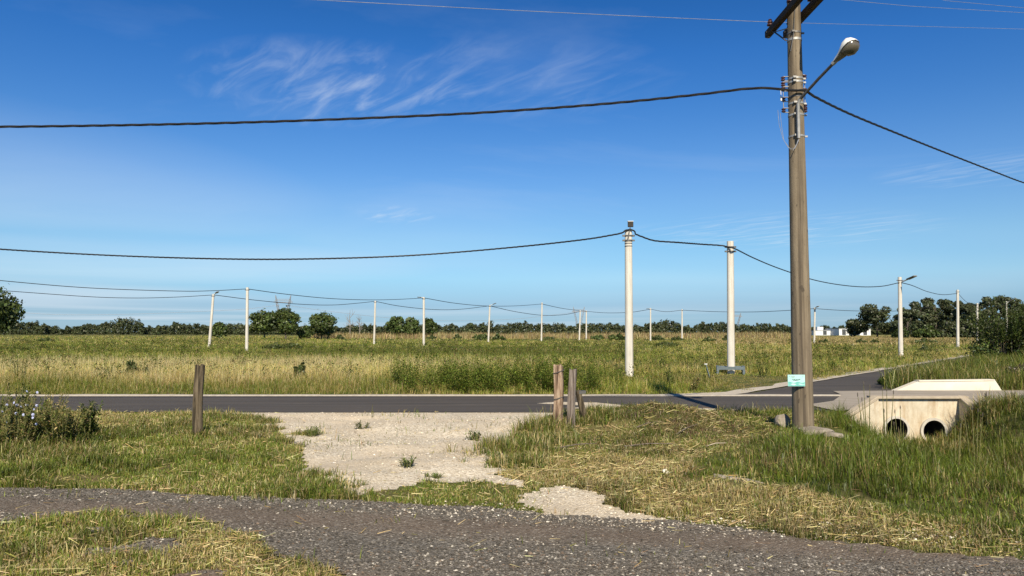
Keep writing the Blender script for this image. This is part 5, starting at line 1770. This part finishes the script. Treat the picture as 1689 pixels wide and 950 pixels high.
def make_tree(name, label, loc, h, w, kind, seed, n, leaf, palette, cat='tree', group=None, trunk_r=None, base_frac=None, depth=None):
    rng = np.random.default_rng(seed)
    root = empty(name, (loc[0], loc[1], 0), label, cat, group)
    depth = depth or w
    lobes, limbs = [], []
    if kind == 'euc':            # tall stem, layered separate clumps, flat-topped
        nl = 15
        for i in range(nl):
            t = 0.30 + 0.70 * (i + 0.5) / nl
            a = i * 2.4 + rng.uniform(-.5, .5)
            reach = (0.18 + 0.34 * math.sin(math.pi * min(t * 0.92, 1)) ** 0.7) * rng.uniform(0.5, 1.1)
            rr = rng.uniform(0.13, 0.22)
            lobes.append((math.cos(a) * reach * w, math.sin(a) * reach * depth, h * (t - 0.06), rr * w, rr * depth, rr * w * rng.uniform(.5, .75)))
    elif kind == 'round':
        bf = 0.30 if base_frac is None else base_frac
        nl = 13
        lobes.append((0, 0, h * (0.5 + bf / 2), w * 0.33, depth * 0.33, h * (1 - bf) * 0.40))
        for i in range(nl):
            ph = rng.uniform(-0.7, 1.3); a = i * 2.4
            c = max(math.cos(ph), 0.0)
            zz = h * (0.5 + bf / 2) + h * (1 - bf) * 0.36 * math.sin(ph)
            rr = rng.uniform(0.13, 0.2)
            lobes.append((math.cos(a) * c * w * 0.33, math.sin(a) * c * depth * 0.33, zz, rr * w, rr * depth, rr * h * (1 - bf) * 0.9))
    elif kind == 'ragged':
        for i in range(26):
            a = rng.uniform(0, 6.28); q = rng.random() ** 0.6
            top = h * (1 - 0.6 * q) * rng.uniform(0.45, 1.1)
            rr = rng.uniform(.05, .13)
            lobes.append((math.cos(a) * q * w * .46, math.sin(a) * q * depth * .46, top * rng.uniform(.4, .9), rr * w, rr * depth, max(top * .35, .08)))
    elif kind == 'bush':
        nl = 16
        for i in range(nl):
            a = rng.uniform(0, 6.28); q = rng.random() ** 0.5
            x, y = math.cos(a) * q * w * 0.40, math.sin(a) * q * depth * 0.40
            top = h * (1 - 0.55 * q * q) * rng.uniform(0.8, 1.0)
            rr = rng.uniform(.13, .2)
            lobes.append((x, y, max(top - rr * h, rr * h * .8), rr * w, rr * depth, rr * h * 1.3))
            if i % 2:
                lobes.append((x * .9, y * .9, top * 0.4, rr * w, rr * depth, top * .3))
    tr = trunk_r or max(0.05, h * 0.022)
    bend = rng.normal(0, 0.03, 2) * w
    if kind not in ('bush', 'ragged'):
        tm = MB()
        pts = [(0, 0, -0.2), (bend[0] * .5, bend[1] * .5, h * .25), (bend[0], bend[1], h * .5), (bend[0] * 1.3, bend[1], h * .82)]
        tm.tube(pts, [tr * 1.25, tr, tr * .7, tr * .25], 8)
        trunk = tm.build('trunk', M['bark'], root, smooth_=True)
        for l in lobes[::2]:
            z0 = max(h * 0.2, min(l[2] * 0.72, h * .75))
            b = MB()
            b.tube([(bend[0] * z0 / h * 1.6, bend[1] * z0 / h * 1.6, z0), (l[0] * .5, l[1] * .5, (z0 + l[2]) * .5 + .02 * h), (l[0], l[1], l[2])], [tr * .45, tr * .3, tr * .1], 5)
            b.build('limb', M['bark'], trunk, smooth_=True)
    else:
        for i, l in enumerate(lobes[:8]):
            b = MB()
            b.tube([(l[0] * .15, l[1] * .15, -.1), (l[0] * .6, l[1] * .6, l[2] * .55), (l[0], l[1], l[2])], [tr * .6, tr * .4, tr * .12], 5)
            b.build('stem', M['bark'], root, smooth_=True)
    V, q, c = leaf_cloud(lobes, n, leaf, rng, palette)
    V[:, 2] = np.maximum(V[:, 2], 0.03)
    np_mesh('crown', V, [q], M['leaf'], root, colors=c)
    return root


def px_tree(pxc, wpx, ytop, D, **kw):
    p = at(pxc, 547, D)
    h = at(pxc, ytop, D)[2]
    return make_tree(loc=(p[0], D), h=h, w=wpx / FPX * D, **kw)


GTR = 'separate trees standing beyond the field'
px_tree(-22, 104, 459, 62, name='leafy_tree', label='leafy tree cut off by the left edge of the picture', kind='round', seed=3, n=8000, leaf=0.13, palette=BROAD, group=GTR, base_frac=0.12)
px_tree(437, 58, 512, 170, name='broad_tree', label='dark spreading tree under the far pylon, left one of two merged crowns', kind='round', seed=5, n=4600, leaf=0.24, palette=BROAD, group=GTR, base_frac=0.15)
px_tree(472, 50, 508, 172, name='broad_tree', label='dark spreading tree under the far pylon, right one of two merged crowns', kind='round', seed=6, n=4600, leaf=0.24, palette=BROAD, group=GTR, base_frac=0.08)
px_tree(531, 50, 515, 165, name='round_tree', label='round compact dark tree standing alone right of the pylon tree', kind='round', seed=7, n=4600, leaf=0.24, palette=BROAD, group=GTR, base_frac=0.03)
px_tree(362, 28, 530, 160, name='round_tree', label='small round dark bushy tree between the leaning and the upright white pole', kind='round', seed=8, n=1200, leaf=0.30, palette=BROAD, group=GTR, base_frac=0.02)
px_tree(503, 28, 533, 178, name='light_tree', label='low light green bush tree between the two dark trees', kind='bush', seed=9, n=1200, leaf=0.32, palette=LIGHTG, group=GTR)
px_tree(654, 36, 521, 185, name='light_tree', label='light green feathery tree right of the bare dead trees', kind='round', seed=10, n=1800, leaf=0.36, palette=LIGHTG, group=GTR, base_frac=0.05)
px_tree(678, 28, 523, 188, name='light_tree', label='light green tree just left of the left pointing lamp pole', kind='round', seed=11, n=1500, leaf=0.36, palette=LIGHTG, group=GTR, base_frac=0.05)
px_tree(708, 26, 525, 186, name='broad_tree', label='dark narrow tree just right of the left pointing lamp pole', kind='round', seed=12, n=1500, leaf=0.34, palette=BROAD, group=GTR, base_frac=0.05)
GGR = 'tall trees of the grove at the right'
px_tree(1408, 30, 527, 215, name='round_tree', label='low round dark tree in front of the white buildings', kind='round', seed=13, n=1500, leaf=0.40, palette=EUC, group=GTR, base_frac=0.02)
px_tree(1447, 58, 504, 205, name='tall_tree', label='wide separate tall tree just right of the white buildings', kind='euc', seed=14, n=5000, leaf=0.30, palette=EUC, group=GTR)
grove = [(1497, 40, 507, 'leftmost slender tree of the grove, beside the lamp pole with the long arm'), (1521, 40, 498, 'second tree of the grove from the left, with an open crown'),
         (1543, 46, 491, 'tall full crowned tree left of the middle of the grove'), (1567, 44, 493, 'grove tree just left of the pole before the big shrub'),
         (1592, 42, 496, 'grove tree between the pole before the shrub and the one hidden by it'), (1614, 30, 510, 'thin lower tree in the gap of the grove behind the hidden pole'),
         (1638, 52, 487, 'highest dark tree of the grove, behind the big shrub'), (1662, 48, 489, 'tall tree of the grove behind the right lamp pole'), (1692, 56, 500, 'grove tree cut off by the right edge of the picture')]
for i, (x, w, yt, lab) in enumerate(grove):
    px_tree(x, w, yt, 190 + 9 * ((i * 5) % 4), name='tall_tree', label=lab, kind='euc', seed=30 + i, n=4600, leaf=0.30, palette=EUC, group=GGR, trunk_r=0.28)
px_tree(1531, 46, 535, 165, name='bushy_tree', label='low wide bushy tree at the foot of the grove', kind='bush', seed=45, n=1800, leaf=0.30, palette=BROAD, group=GTR)
px_tree(1486, 26, 538, 168, name='bushy_tree', label='low bush at the foot of the grove behind the long arm lamp pole', kind='bush', seed=46, n=900, leaf=0.30, palette=BROAD, group=GTR)
px_tree(1572, 50, 528, 185, name='bushy_tree', label='dark undergrowth tree filling the foot of the grove behind the pole', kind='bush', seed=47, n=1800, leaf=0.36, palette=EUC, group=GTR)
px_tree(1612, 60, 526, 183, name='bushy_tree', label='dark undergrowth tree right of the pole, behind the big shrub', kind='bush', seed=48, n=1800, leaf=0.36, palette=EUC, group=GTR)


def bare_tree(pxc, wpx, ytop, D, label, seed):
    p = at(pxc, 547, D); h = at(pxc, ytop, D)[2]; w = wpx / FPX * D
    rg = random.Random(seed)
    root = empty('bare_tree', (p[0], D, 0), label, 'tree', 'bare dead trees')
    m = MB(); m.tube([(0, 0, -.1), (0.02 * w, 0, h * .4), (-0.03 * w, 0, h * .75), (0.02, 0, h)], [.16, .12, .08, .03], 6); m.build('trunk', M['deadwood'], root)
    for k in range(9):
        z = h * rg.uniform(.3, .85); a = rg.uniform(0, 6.28); L = w * rg.uniform(.25, .55)
        m = MB(); e = (math.cos(a) * L, math.sin(a) * L, z + h * rg.uniform(.12, .3))
        m.tube([(0, 0, z), (e[0] * .5, e[1] * .5, z + (e[2] - z) * .4), e], [.07, .05, .02], 5)
        m.tube([(e[0] * .5, e[1] * .5, z + (e[2] - z) * .4), (e[0] * .4, e[1] * .7, e[2] + .6)], [.04, .015], 5)
        m.build('branch', M['deadwood'], root)


bare_tree(577, 22, 511, 200, 'taller bare dead tree with grey branches', 1)
bare_tree(593, 16, 522, 202, 'shorter bare dead tree right beside the taller one', 2)

# shrubs dotted over the field
GS = 'shrubs dotted over the field'
SHRG = [(0.085, 0.110, 0.034), (0.070, 0.095, 0.030), (0.11, 0.13, 0.045)]
shr = [(466, 575, 62, 14, 'low wide grey green shrub patch right of the tall upright pole', SHRG, 68), (225, 616, 50, 38, 'dark green shrub among the golden grass at the left', SHRG, 26), (76, 553, 26, 9, 'small dark shrub in the far field at the left edge', SHRG, 120),
       (560, 549, 16, 8, 'small shrub in the reeds below the bare dead trees', SHRG, 160), (712, 549, 18, 8, 'small shrub by the reeds right of the left pointing lamp', SHRG, 160), (755, 549, 16, 8, 'small green shrub halfway between two lamp poles in the reeds', SHRG, 162), (795, 550, 30, 12, 'green shrub just left of the right pointing lamp pole', LIGHTG, 150), (823, 550, 22, 10, 'green shrub just right of the right pointing lamp pole', LIGHTG, 150),
       (905, 552, 16, 8, 'small shrub right of the slim pole mid field', SHRG, 150), (985, 553, 22, 11, 'olive shrub right of the close pair of poles', LIGHTG, 150), (1018, 553, 30, 16, 'dark green shrub immediately left of the floodlight pole', LIGHTG, 140), (1083, 555, 22, 12, 'dark shrub at the foot of the far pole right of the floodlight pole', SHRG, 140), (1117, 558, 20, 8, 'low shrub beside the thin far pole', SHRG, 130), (1171, 560, 22, 10, 'green shrub left of the plain thick pole', SHRG, 118), (1197, 556, 14, 9, 'small dark shrub touching the plain thick pole', SHRG, 130),
       (1360, 565, 20, 8, 'small shrub just right of the far pole by the buildings', SHRG, 100), (1420, 564, 20, 9, 'left shrub of a pair in the tan field', SHRG, 100), (1441, 565, 18, 7, 'right shrub of a pair in the tan field', SHRG, 102), (1525, 566, 40, 11, 'wide low shrub in the tan field right of the long arm lamp', SHRG, 100), (1524, 581, 22, 12, 'grey green shrub nearer than the wide low one', SHRG, 58), (1394, 578, 10, 8, 'small weed bush in the green grass right of the tall brown pole', SHRG, 62),
       (497, 626, 34, 40, 'dark upright weed bush in front of the golden grass', SHRG, 23.5), (1100, 568, 40, 10, 'low dark green tussock patch right of the floodlight pole', SHRG, 80)]
for i, (x, yb, w, hpx, lab, pal, D) in enumerate(shr):
    p = at(x, 547, D)
    h = hpx * D / FPX
    make_tree('field_shrub', lab, (p[0], D), h, w * D / FPX, 'ragged', 200 + i, 900, 0.035 * h + 0.0010 * D, pal, cat='shrub', group=GS, trunk_r=0.03)

# the big dark shrub at the right
SHR = [(0.040, 0.062, 0.018), (0.060, 0.090, 0.020), (0.095, 0.120, 0.028)]


def shooty_shrub(pxc, D, wpx, ytop, label, seed, n_shoot):
    """low dense core with many arching leafy shoots breaking the outline"""
    rng = np.random.default_rng(seed)
    c = at(pxc, 547, D); h = at(pxc, ytop, D)[2]; w = wpx / FPX * D
    root = make_tree('big_shrub', label, (c[0], D), h * 0.70, w * 0.92, 'bush', seed, 7000, 0.055, SHR, cat='shrub', depth=w * .8)
    V, Cc = [], []
    for k in range(n_shoot):
        a = rng.uniform(0, 6.28); q = rng.random() ** .5
        b = np.array([math.cos(a) * q * w * .28, math.sin(a) * q * w * .25, h * .25])
        out = rng.uniform(.05, .24) * w
        e = b + np.array([math.cos(a) * out, math.sin(a) * out, h * rng.uniform(.45, .80) * (1.05 - .5 * q * q)])
        mid = (b + e) / 2 + np.array([0, 0, h * .08])
        st = MB(); st.tube([b, mid, e], [.012, .008, .003], 4)
        if k < 40:
            st.build('stem', M['bark'], root)
        m_ = 110
        t = rng.uniform(.25, 1.02, m_)[:, None]
        p = (1 - t) ** 2 * b + 2 * t * (1 - t) * mid + t * t * e + rng.normal(0, .03 + .03 * (1 - t), (m_, 3))
        az = rng.uniform(0, 6.28, m_); pt = rng.normal(.5, .5, m_)
        ax = np.stack([np.cos(az) * np.cos(pt), np.sin(az) * np.cos(pt), np.sin(pt)], 1)
        sd = np.stack([-np.sin(az), np.cos(az), np.zeros(m_)], 1)
        L = (.055 + .055 * rng.random(m_))[:, None]
        V.append(np.stack([p, p + ax * L * .5 + sd * L * .22, p + ax * L, p + ax * L * .5 - sd * L * .22], 1).reshape(-1, 3))
        Cc.append(np.repeat(jitter(np.array(SHR)[rng.integers(0, 3, m_)] * math.exp(rng.normal(.1, .2)), rng, .2), 4, axis=0))
    V = np.concatenate(V); i = np.arange(len(V) // 4) * 4
    np_mesh('shoot_leaves', V, [np.stack([i, i + 1, i + 2, i + 3], 1)], M['leaf'], root, colors=np.concatenate(Cc))


shooty_shrub(1657, 34, 146, 500, 'big dark green shrub at the right edge hiding two white poles', 60, 110)
shooty_shrub(1738, 33, 120, 488, 'second big dark shrub cut by the right edge, right of the first', 61, 80)
px_tree(1672, 66, 596, 23.5, name='purple_shrub', label='low purplish brown shrub right of the white parapet', kind='bush', seed=62, n=5200, leaf=0.030, palette=[(0.085, 0.070, 0.05), (0.06, 0.07, 0.03), (0.11, 0.09, 0.07)], cat='shrub', depth=1.6)
px_tree(1476, 46, 612, 22.2, name='green_shrub', label='dark green herb bush left of the white parapet', kind='bush', seed=63, n=4200, leaf=0.032, palette=[(0.045, 0.075, 0.018), (0.06, 0.09, 0.02), (0.09, 0.12, 0.03)], cat='shrub', depth=1.2)


# far wood: one mass along the horizon
def far_wood():
    rng = np.random.default_rng(77)
    prof = [(-900, 530), (-500, 534), (-300, 529), (-150, 531), (0, 533), (30, 528), (50, 530), (80, 535), (110, 547), (112, 538), (140, 534), (165, 535), (180, 529), (200, 524), (228, 526), (240, 539), (262, 537), (300, 532), (320, 535), (340, 536), (380, 533), (400, 531), (420, 535), (500, 536), (560, 538), (620, 535), (650, 538), (680, 536), (735, 533), (755, 537), (775, 533), (800, 531), (815, 535), (840, 532), (870, 531), (880, 535), (905, 531), (925, 532), (935, 537), (955, 534), (1000, 531), (1030, 536), (1060, 539), (1075, 531), (1100, 526), (1120, 531), (1135, 538), (1160, 531), (1190, 530), (1215, 534), (1240, 533), (1280, 536), (1300, 535), (1340, 540), (1400, 536), (1460, 534), (1500, 528), (1600, 524), (1750, 524), (1850, 528), (2100, 532), (2400, 527), (2700, 531)]
    xs = [p[0] for p in prof]; ys = [p[1] for p in prof]
    Vs, Qs, Cs, off = [], [], [], 0
    x = -800.0
    while x < 2600:
        yt = float(np.interp(x, xs, ys)) + rng.normal(0, 1.5)
        D = rng.uniform(380, 470)
        h = (547 - yt) * D / FPX + 1.6
        h = max(h, 3.0)
        X = (x - CX) / FPX * D
        w = rng.uniform(9, 14) * D / FPX
        lob = [(X, D, h * .62, w * .38, w * .38, h * .30)]
        for k in range(6):
            a = rng.uniform(0, 6.28); rr = rng.uniform(.16, .26)
            lob.append((X + math.cos(a) * w * .36, D + math.sin(a) * w * .36, h * rng.uniform(.35, .88), w * rr, w * rr, h * rr * .75))
        lob.append((X, D, h * .25, w * .55, w * .5, h * .26))
        n = 460
        V, q, c = leaf_cloud(lob, n, 0.50, rng, EUC, shell=0.4)
        V[:, 2] = np.maximum(V[:, 2], 0.05)
        Vs.append(V); Qs.append(q + off); Cs.append(np.clip(c * 0.9, 0, 1)); off += len(V)
        x += rng.uniform(4.0, 8.0) if -120 < x < 1810 else rng.uniform(8.0, 14.0)
    o = np_mesh('far_wood', np.concatenate(Vs), [np.concatenate(Qs)], M['leaf'], colors=np.concatenate(Cs) * 1.2)
    set_props(o, 'dark belt of far woodland along the whole horizon', 'wood', kind='stuff')


far_wood()


# ------------------------------------------------------------------ weeds and small plants
def weed(name, label, loc, h, spread, nst, nleaf, leaf_len, leaf_w, palette, seed, group=None, cat='weed', flowers=0, up=0.5, head=None):
    rng = np.random.default_rng(seed)
    root = empty(name, loc, label, cat, group)
    P0, AX, SD, LN = [], [], [], []
    ends = []
    for s in range(nst):
        a = rng.uniform(0, 6.28); q = rng.random() ** .5 * spread
        b = np.array([math.cos(a) * q * .45, math.sin(a) * q * .45, -0.02])
        e = np.array([math.cos(a) * q, math.sin(a) * q, h * rng.uniform(.6, 1.0)])
        mid = (b + e) / 2 + np.array([0, 0, h * .06])
        m = MB(); m.tube([b, mid, e], [.006 + .004 * h, .005 + .002 * h, .002 + .001 * h], 5)
        m.build('stem', M['stem'], root)
        ends.append((b, mid, e))
        for k in range(nleaf):
            t = rng.uniform(.12, 1.0)
            p = (1 - t) ** 2 * b + 2 * t * (1 - t) * mid + t * t * e
            az = rng.uniform(0, 6.28); pit = rng.normal(up, .35)
            AX.append((math.cos(az) * math.cos(pit), math.sin(az) * math.cos(pit), math.sin(pit)))
            SD.append((-math.sin(az), math.cos(az), 0)); P0.append(p); LN.append(leaf_len * rng.uniform(.5, 1.2) * (1.15 - .5 * t))
    P0, AX, SD, LN = map(np.array, (P0, AX, SD, LN))
    n = len(P0); L = LN[:, None]
    V = np.stack([P0, P0 + AX * L * .45 + SD * L * leaf_w, P0 + AX * L - np.array([0, 0, .1]) * L, P0 + AX * L * .45 - SD * L * leaf_w], 1).reshape(-1, 3)
    i = np.arange(n) * 4
    c = np.array(palette)[rng.integers(0, len(palette), n)]
    np_mesh('foliage', V, [np.stack([i, i + 1, i + 2, i + 3], 1)], M['leaf'], root, colors=np.repeat(jitter(c, rng, .22), 4, axis=0))
    if head:
        for b, mid, e in ends:
            m = MB(); m.lathe(e - np.array([0, 0, .03]), [(.003, 0), (.008, .02), (.009, .045), (.004, .075)], 7)
            m.build('seed_head', M['bark'], root)
    if flowers:
        first = None
        for k in range(flowers):
            b, mid, e = ends[rng.integers(0, len(ends))]
            t = rng.uniform(.55, 1.0)
            p = (1 - t) ** 2 * b + 2 * t * (1 - t) * mid + t * t * e + rng.normal(0, .035, 3) + np.array([0, -0.03, 0])
            if first is None:
                m = MB()
                for j in range(9):
                    a0 = j * 2 * math.pi / 9
                    d = np.array([math.cos(a0), 0.25, math.sin(a0)]); s2 = np.array([-math.sin(a0), 0, math.cos(a0)])
                    m.add([(0, 0, 0), d * .014 + s2 * .005, d * .021, d * .014 - s2 * .005], [(0, 1, 2, 3)])
                first = m.build('blossom', M['blueflower'], root)
                f = first
            else:
                f = first.copy(); COL.objects.link(f); f.parent = root
            f.location = p
            f.rotation_euler = (rng.normal(-.3, .4), rng.uniform(0, 3), rng.normal(0, .5))
    return root


def gz(px, py):
    return on_ground(px, py)


W_DRY = [(0.40, 0.32, 0.14), (0.23, 0.225, 0.075), (0.52, 0.41, 0.21), (0.17, 0.19, 0.05)]
W_GRN = [(0.12, 0.17, 0.036), (0.085, 0.125, 0.03), (0.18, 0.22, 0.055)]
W_DK = [(0.05, 0.075, 0.022), (0.07, 0.098, 0.026)]
GWB = 'weeds of the tangled clump at the left edge'
weed('chicory_plant', 'tangled weed with pale blue flowers at the left edge', gz(25, 742), 0.75, .42, 34, 80, .075, .16, W_GRN + W_DRY, 301, GWB, flowers=18)
weed('chicory_plant', 'smaller blue flowered weed cut off by the left edge', gz(-18, 735), 0.80, .40, 30, 70, .075, .16, W_GRN + W_DRY, 302, GWB, flowers=9)
weed('dry_weed', 'straw coloured dry weed in the middle of the left clump', gz(62, 733), 0.72, .38, 44, 70, .085, .12, W_DRY, 303, GWB)
weed('dry_weed', 'olive and brown weed right of the straw coloured one in the left clump', gz(100, 737), 0.62, .42, 44, 80, .08, .15, W_DRY + W_GRN, 304, GWB)
weed('thistle', 'dark leafy upright weed at the right end of the left clump', gz(146, 722), 0.58, .16, 12, 60, .10, .17, W_DK + W_GRN, 305, GWB)
weed('thistle', 'dark thistle standing highest at the back of the left clump', gz(28, 716), 0.85, .20, 12, 60, .10, .15, W_DK + W_GRN, 306, GWB)
weed('creeping_weed', 'low dark weed spreading on the grass right of the left clump', gz(172, 723), 0.11, .38, 16, 22, .06, .25, W_DK, 307)
GDW = 'small weeds growing in the driveway gravel'
weed('small_weed', 'spiky dark green weed in the middle of the driveway gravel', gz(672, 771), 0.12, .13, 11, 10, .10, .10, W_DK + W_GRN, 311, GDW)
weed('small_weed', 'low green grassy tuft on the gravel, nearest the camera', gz(714, 788), 0.055, .13, 12, 12, .07, .09, W_GRN, 312, GDW)
weed('small_weed', 'small dark weed in the upper left of the driveway gravel', gz(598, 707), 0.12, .15, 9, 9, .09, .12, W_DK, 313, GDW)
weed('small_weed', 'dark green weed at the right edge of the driveway gravel', gz(780, 727), 0.13, .17, 12, 12, .09, .15, W_DK + W_GRN, 314, GDW)
weed('small_weed', 'weed at the gravel edge left of the tall grass below the posts', gz(822, 757), 0.09, .2, 12, 12, .07, .15, W_GRN, 315, GDW)
weed('small_weed', 'green tuft at the left edge of the driveway, halfway to the road', gz(516, 720), 0.14, .15, 12, 12, .10, .09, W_GRN, 316, GDW)
weed('horseweed', 'tall slender weed with narrow leaves standing right of the culvert', gz(1629, 700), 0.70, .05, 2, 46, .19, .045, W_GRN + W_DRY, 321, up=.75, head=True)
GST = 'thin dry stalks in front of the culvert'
for i, (x, yb, yt, lab) in enumerate([(1455, 712, 640, 'thin dry stalks in front of the left wing wall of the culvert'), (1427, 706, 632, 'thin dry stalks left of the culvert, against the grey slab'), (1567, 716, 655, 'stalks with dark seed heads before the right half of the culvert'), (1600, 712, 668, 'short stalks with dark heads by the right wing wall'), (1480, 722, 660, 'thin stalks rising between the two pipe mouths')]):
    D = 12.6 + .25 * i
    p = at(x, 547, D); z0 = float(height(p[0], D))
    h = at(x, yt, D)[2] - z0
    weed('dry_stalk', lab, (p[0], D, z0), h, .16, 4, 7, .10, .03, W_DRY, 330 + i, GST, head=True, up=.9)
GTW = 'tall weeds among the field grass'
for i, (x, yb, hp, lab, pal) in enumerate([(33, 634, 58, 'tall dry weed at the far left in the golden grass', W_DRY), (180, 628, 34, 'dark weed left of the shrub in the golden grass', W_GRN), (1108, 640, 40, 'bushy weed right of the floodlight pole by the road', W_GRN), (1140, 645, 34, 'straw coloured weed by the road left of the leaning plank', W_DRY), (1260, 622, 26, 'weed in the grass right of the grey metal frame', W_GRN), (970, 640, 38, 'leafy weed behind the wooden posts across the road', W_GRN), (655, 640, 30, 'weed in the roadside grass left of the broad leaved thicket', W_GRN)]):
    q = on_ground(x, yb)
    weed('field_weed', lab, q, hp * q[1] / FPX, .30, 10, 40, .10, .16, pal, 350 + i, GTW)

# twigs lying on the mound
GTG = 'twigs lying on the mown mound'
for i, (x0, y0, x1, y1, lab) in enumerate([(1165, 742, 1198, 738, 'pale twig lying alone on the right slope of the mound'), (1050, 710, 1082, 702, 'dark twig lying near the top of the mound'), (1115, 722, 1150, 706, 'long dark stalk pointing up the slope of the mound'), (915, 746, 985, 738, 'long brown twig lying low on the mound below the posts'), (1030, 742, 1110, 739, 'thin brown twig lying flat in the middle of the mound')]):
    a_, b_ = on_ground(x0, y0), on_ground(x1, y1)
    m = MB(); a_ = np.array(a_) + [0, 0, .05]; b_ = np.array(b_) + [0, 0, .06]
    m.tube([a_, (a_ + b_) / 2 + np.array([0, .02, .015]), b_], [.008, .007, .004], 5)
    o = m.build('twig', M['wood_grey'] if i else M['coping'])
    set_props(o, lab, 'twig', GTG)


# ------------------------------------------------------------------ far things: pylons, buildings
def pylon(pxc, ytop, wpx, D, label):
    p = at(pxc, 547, D); h = at(pxc, ytop, D)[2]; w = wpx / FPX * D
    root = empty('lattice_pylon', (p[0], D, 0), label, 'pylon', 'far high voltage pylons')
    t = 0.30
    zb = h * 0.60

    def lat(name, a0, a1, w0, w1, nseg):
        m = MB()
        a0, a1 = np.array(a0, float), np.array(a1, float)
        prev = None
        for k in range(nseg + 1):
            f = k / nseg; c = a0 + (a1 - a0) * f; ww = w0 + (w1 - w0) * f
            cor = [c + np.array([sx * ww, sy * ww, 0]) for sx, sy in ((-1, -1), (1, -1), (1, 1), (-1, 1))]
            if prev is not None:
                for j in range(4):
                    m.bar(prev[j], cor[j], t, t)
                    m.bar(prev[j], cor[(j + 1) % 4], t * .6, t * .6)
            prev = cor
        m.build(name, M['pylon'], root)
    lat('tower_body', (0, 0, 0), (0, 0, h * .42), w * .26, w * .20, 4)
    lat('tower_arm', (-w * .16, 0, h * .42), (-w * .36, 0, h * .84), w * .05, w * .04, 5)
    lat('tower_arm', (w * .16, 0, h * .42), (w * .36, 0, h * .84), w * .05, w * .04, 5)
    m = MB(); m.bar((-w * .52, 0, h * .82), (w * .52, 0, h * .82), t * 2.2, t * 2.2); m.bar((-w * .40, 0, h * .87), (w * .40, 0, h * .87), t * 1.6, t * 1.6); m.bar((-w * .5, 0, h * .84), (-w * .3, 0, h * .90), t, t); m.bar((w * .5, 0, h * .84), (w * .3, 0, h * .90), t, t)
    m.bar((-w * .3, 0, h * .90), (w * .3, 0, h * .90), t, t); m.build('crossbeam', M['pylon'], root)
    for sx in (-1, 1):
        lat('earth_peak', (sx * w * .36, 0, h * .84), (sx * w * .42, 0, h), w * .03, w * .008, 3)


pylon(466, 487, 30, 640, 'lattice pylon behind the dark tree at the left')
pylon(955, 506, 22, 760, 'faint lattice pylon behind the close pair of white poles')
pylon(1214, 516, 20, 900, 'faint small pylon just right of the plain thick pole')


def warehouse(px0, px1, ytop, D, label, depth=14, hut=None):
    a = at(px0, 547, D); b = at(px1, 547, D); h = at(px0, ytop, D)[2]
    c = (a[0] + b[0]) / 2; w = b[0] - a[0]
    root = empty('warehouse', (c, D + depth / 2, 0), label, 'building', 'white buildings before the grove')
    m = MB(); m.box((0, 0, h / 2 - .1), (w, depth, h + .2)); m.build('wall', M['warehouse'], root)
    m = MB(); m.box((0, 0, h + .13), (w + .3, depth + .3, .22)); rf = m.build('roof', M['roofgrey'], root)
    if hut:
        m = MB(); m.box((w * hut, 0, h + 1.0), (2.6, 2.6, 1.5)); m.build('roof_tank', M['warehouse'], rf)
    n = max(1, int(w // 5))
    for k in range(n):
        x = -w / 2 + (k + .5) * w / n
        m = MB(); m.box((x, -depth / 2 - .01, 1.4), (1.6, .06, 2.4)); m.build('door', M['dooropen'], root)


warehouse(1345, 1376, 545.5, 330, 'long low white building left of the taller block', hut=.05)
warehouse(1384, 1400, 542.5, 322, 'taller white block between the low building and the round dark tree')
warehouse(1418, 1436, 543, 318, 'white building half hidden by the round dark tree')
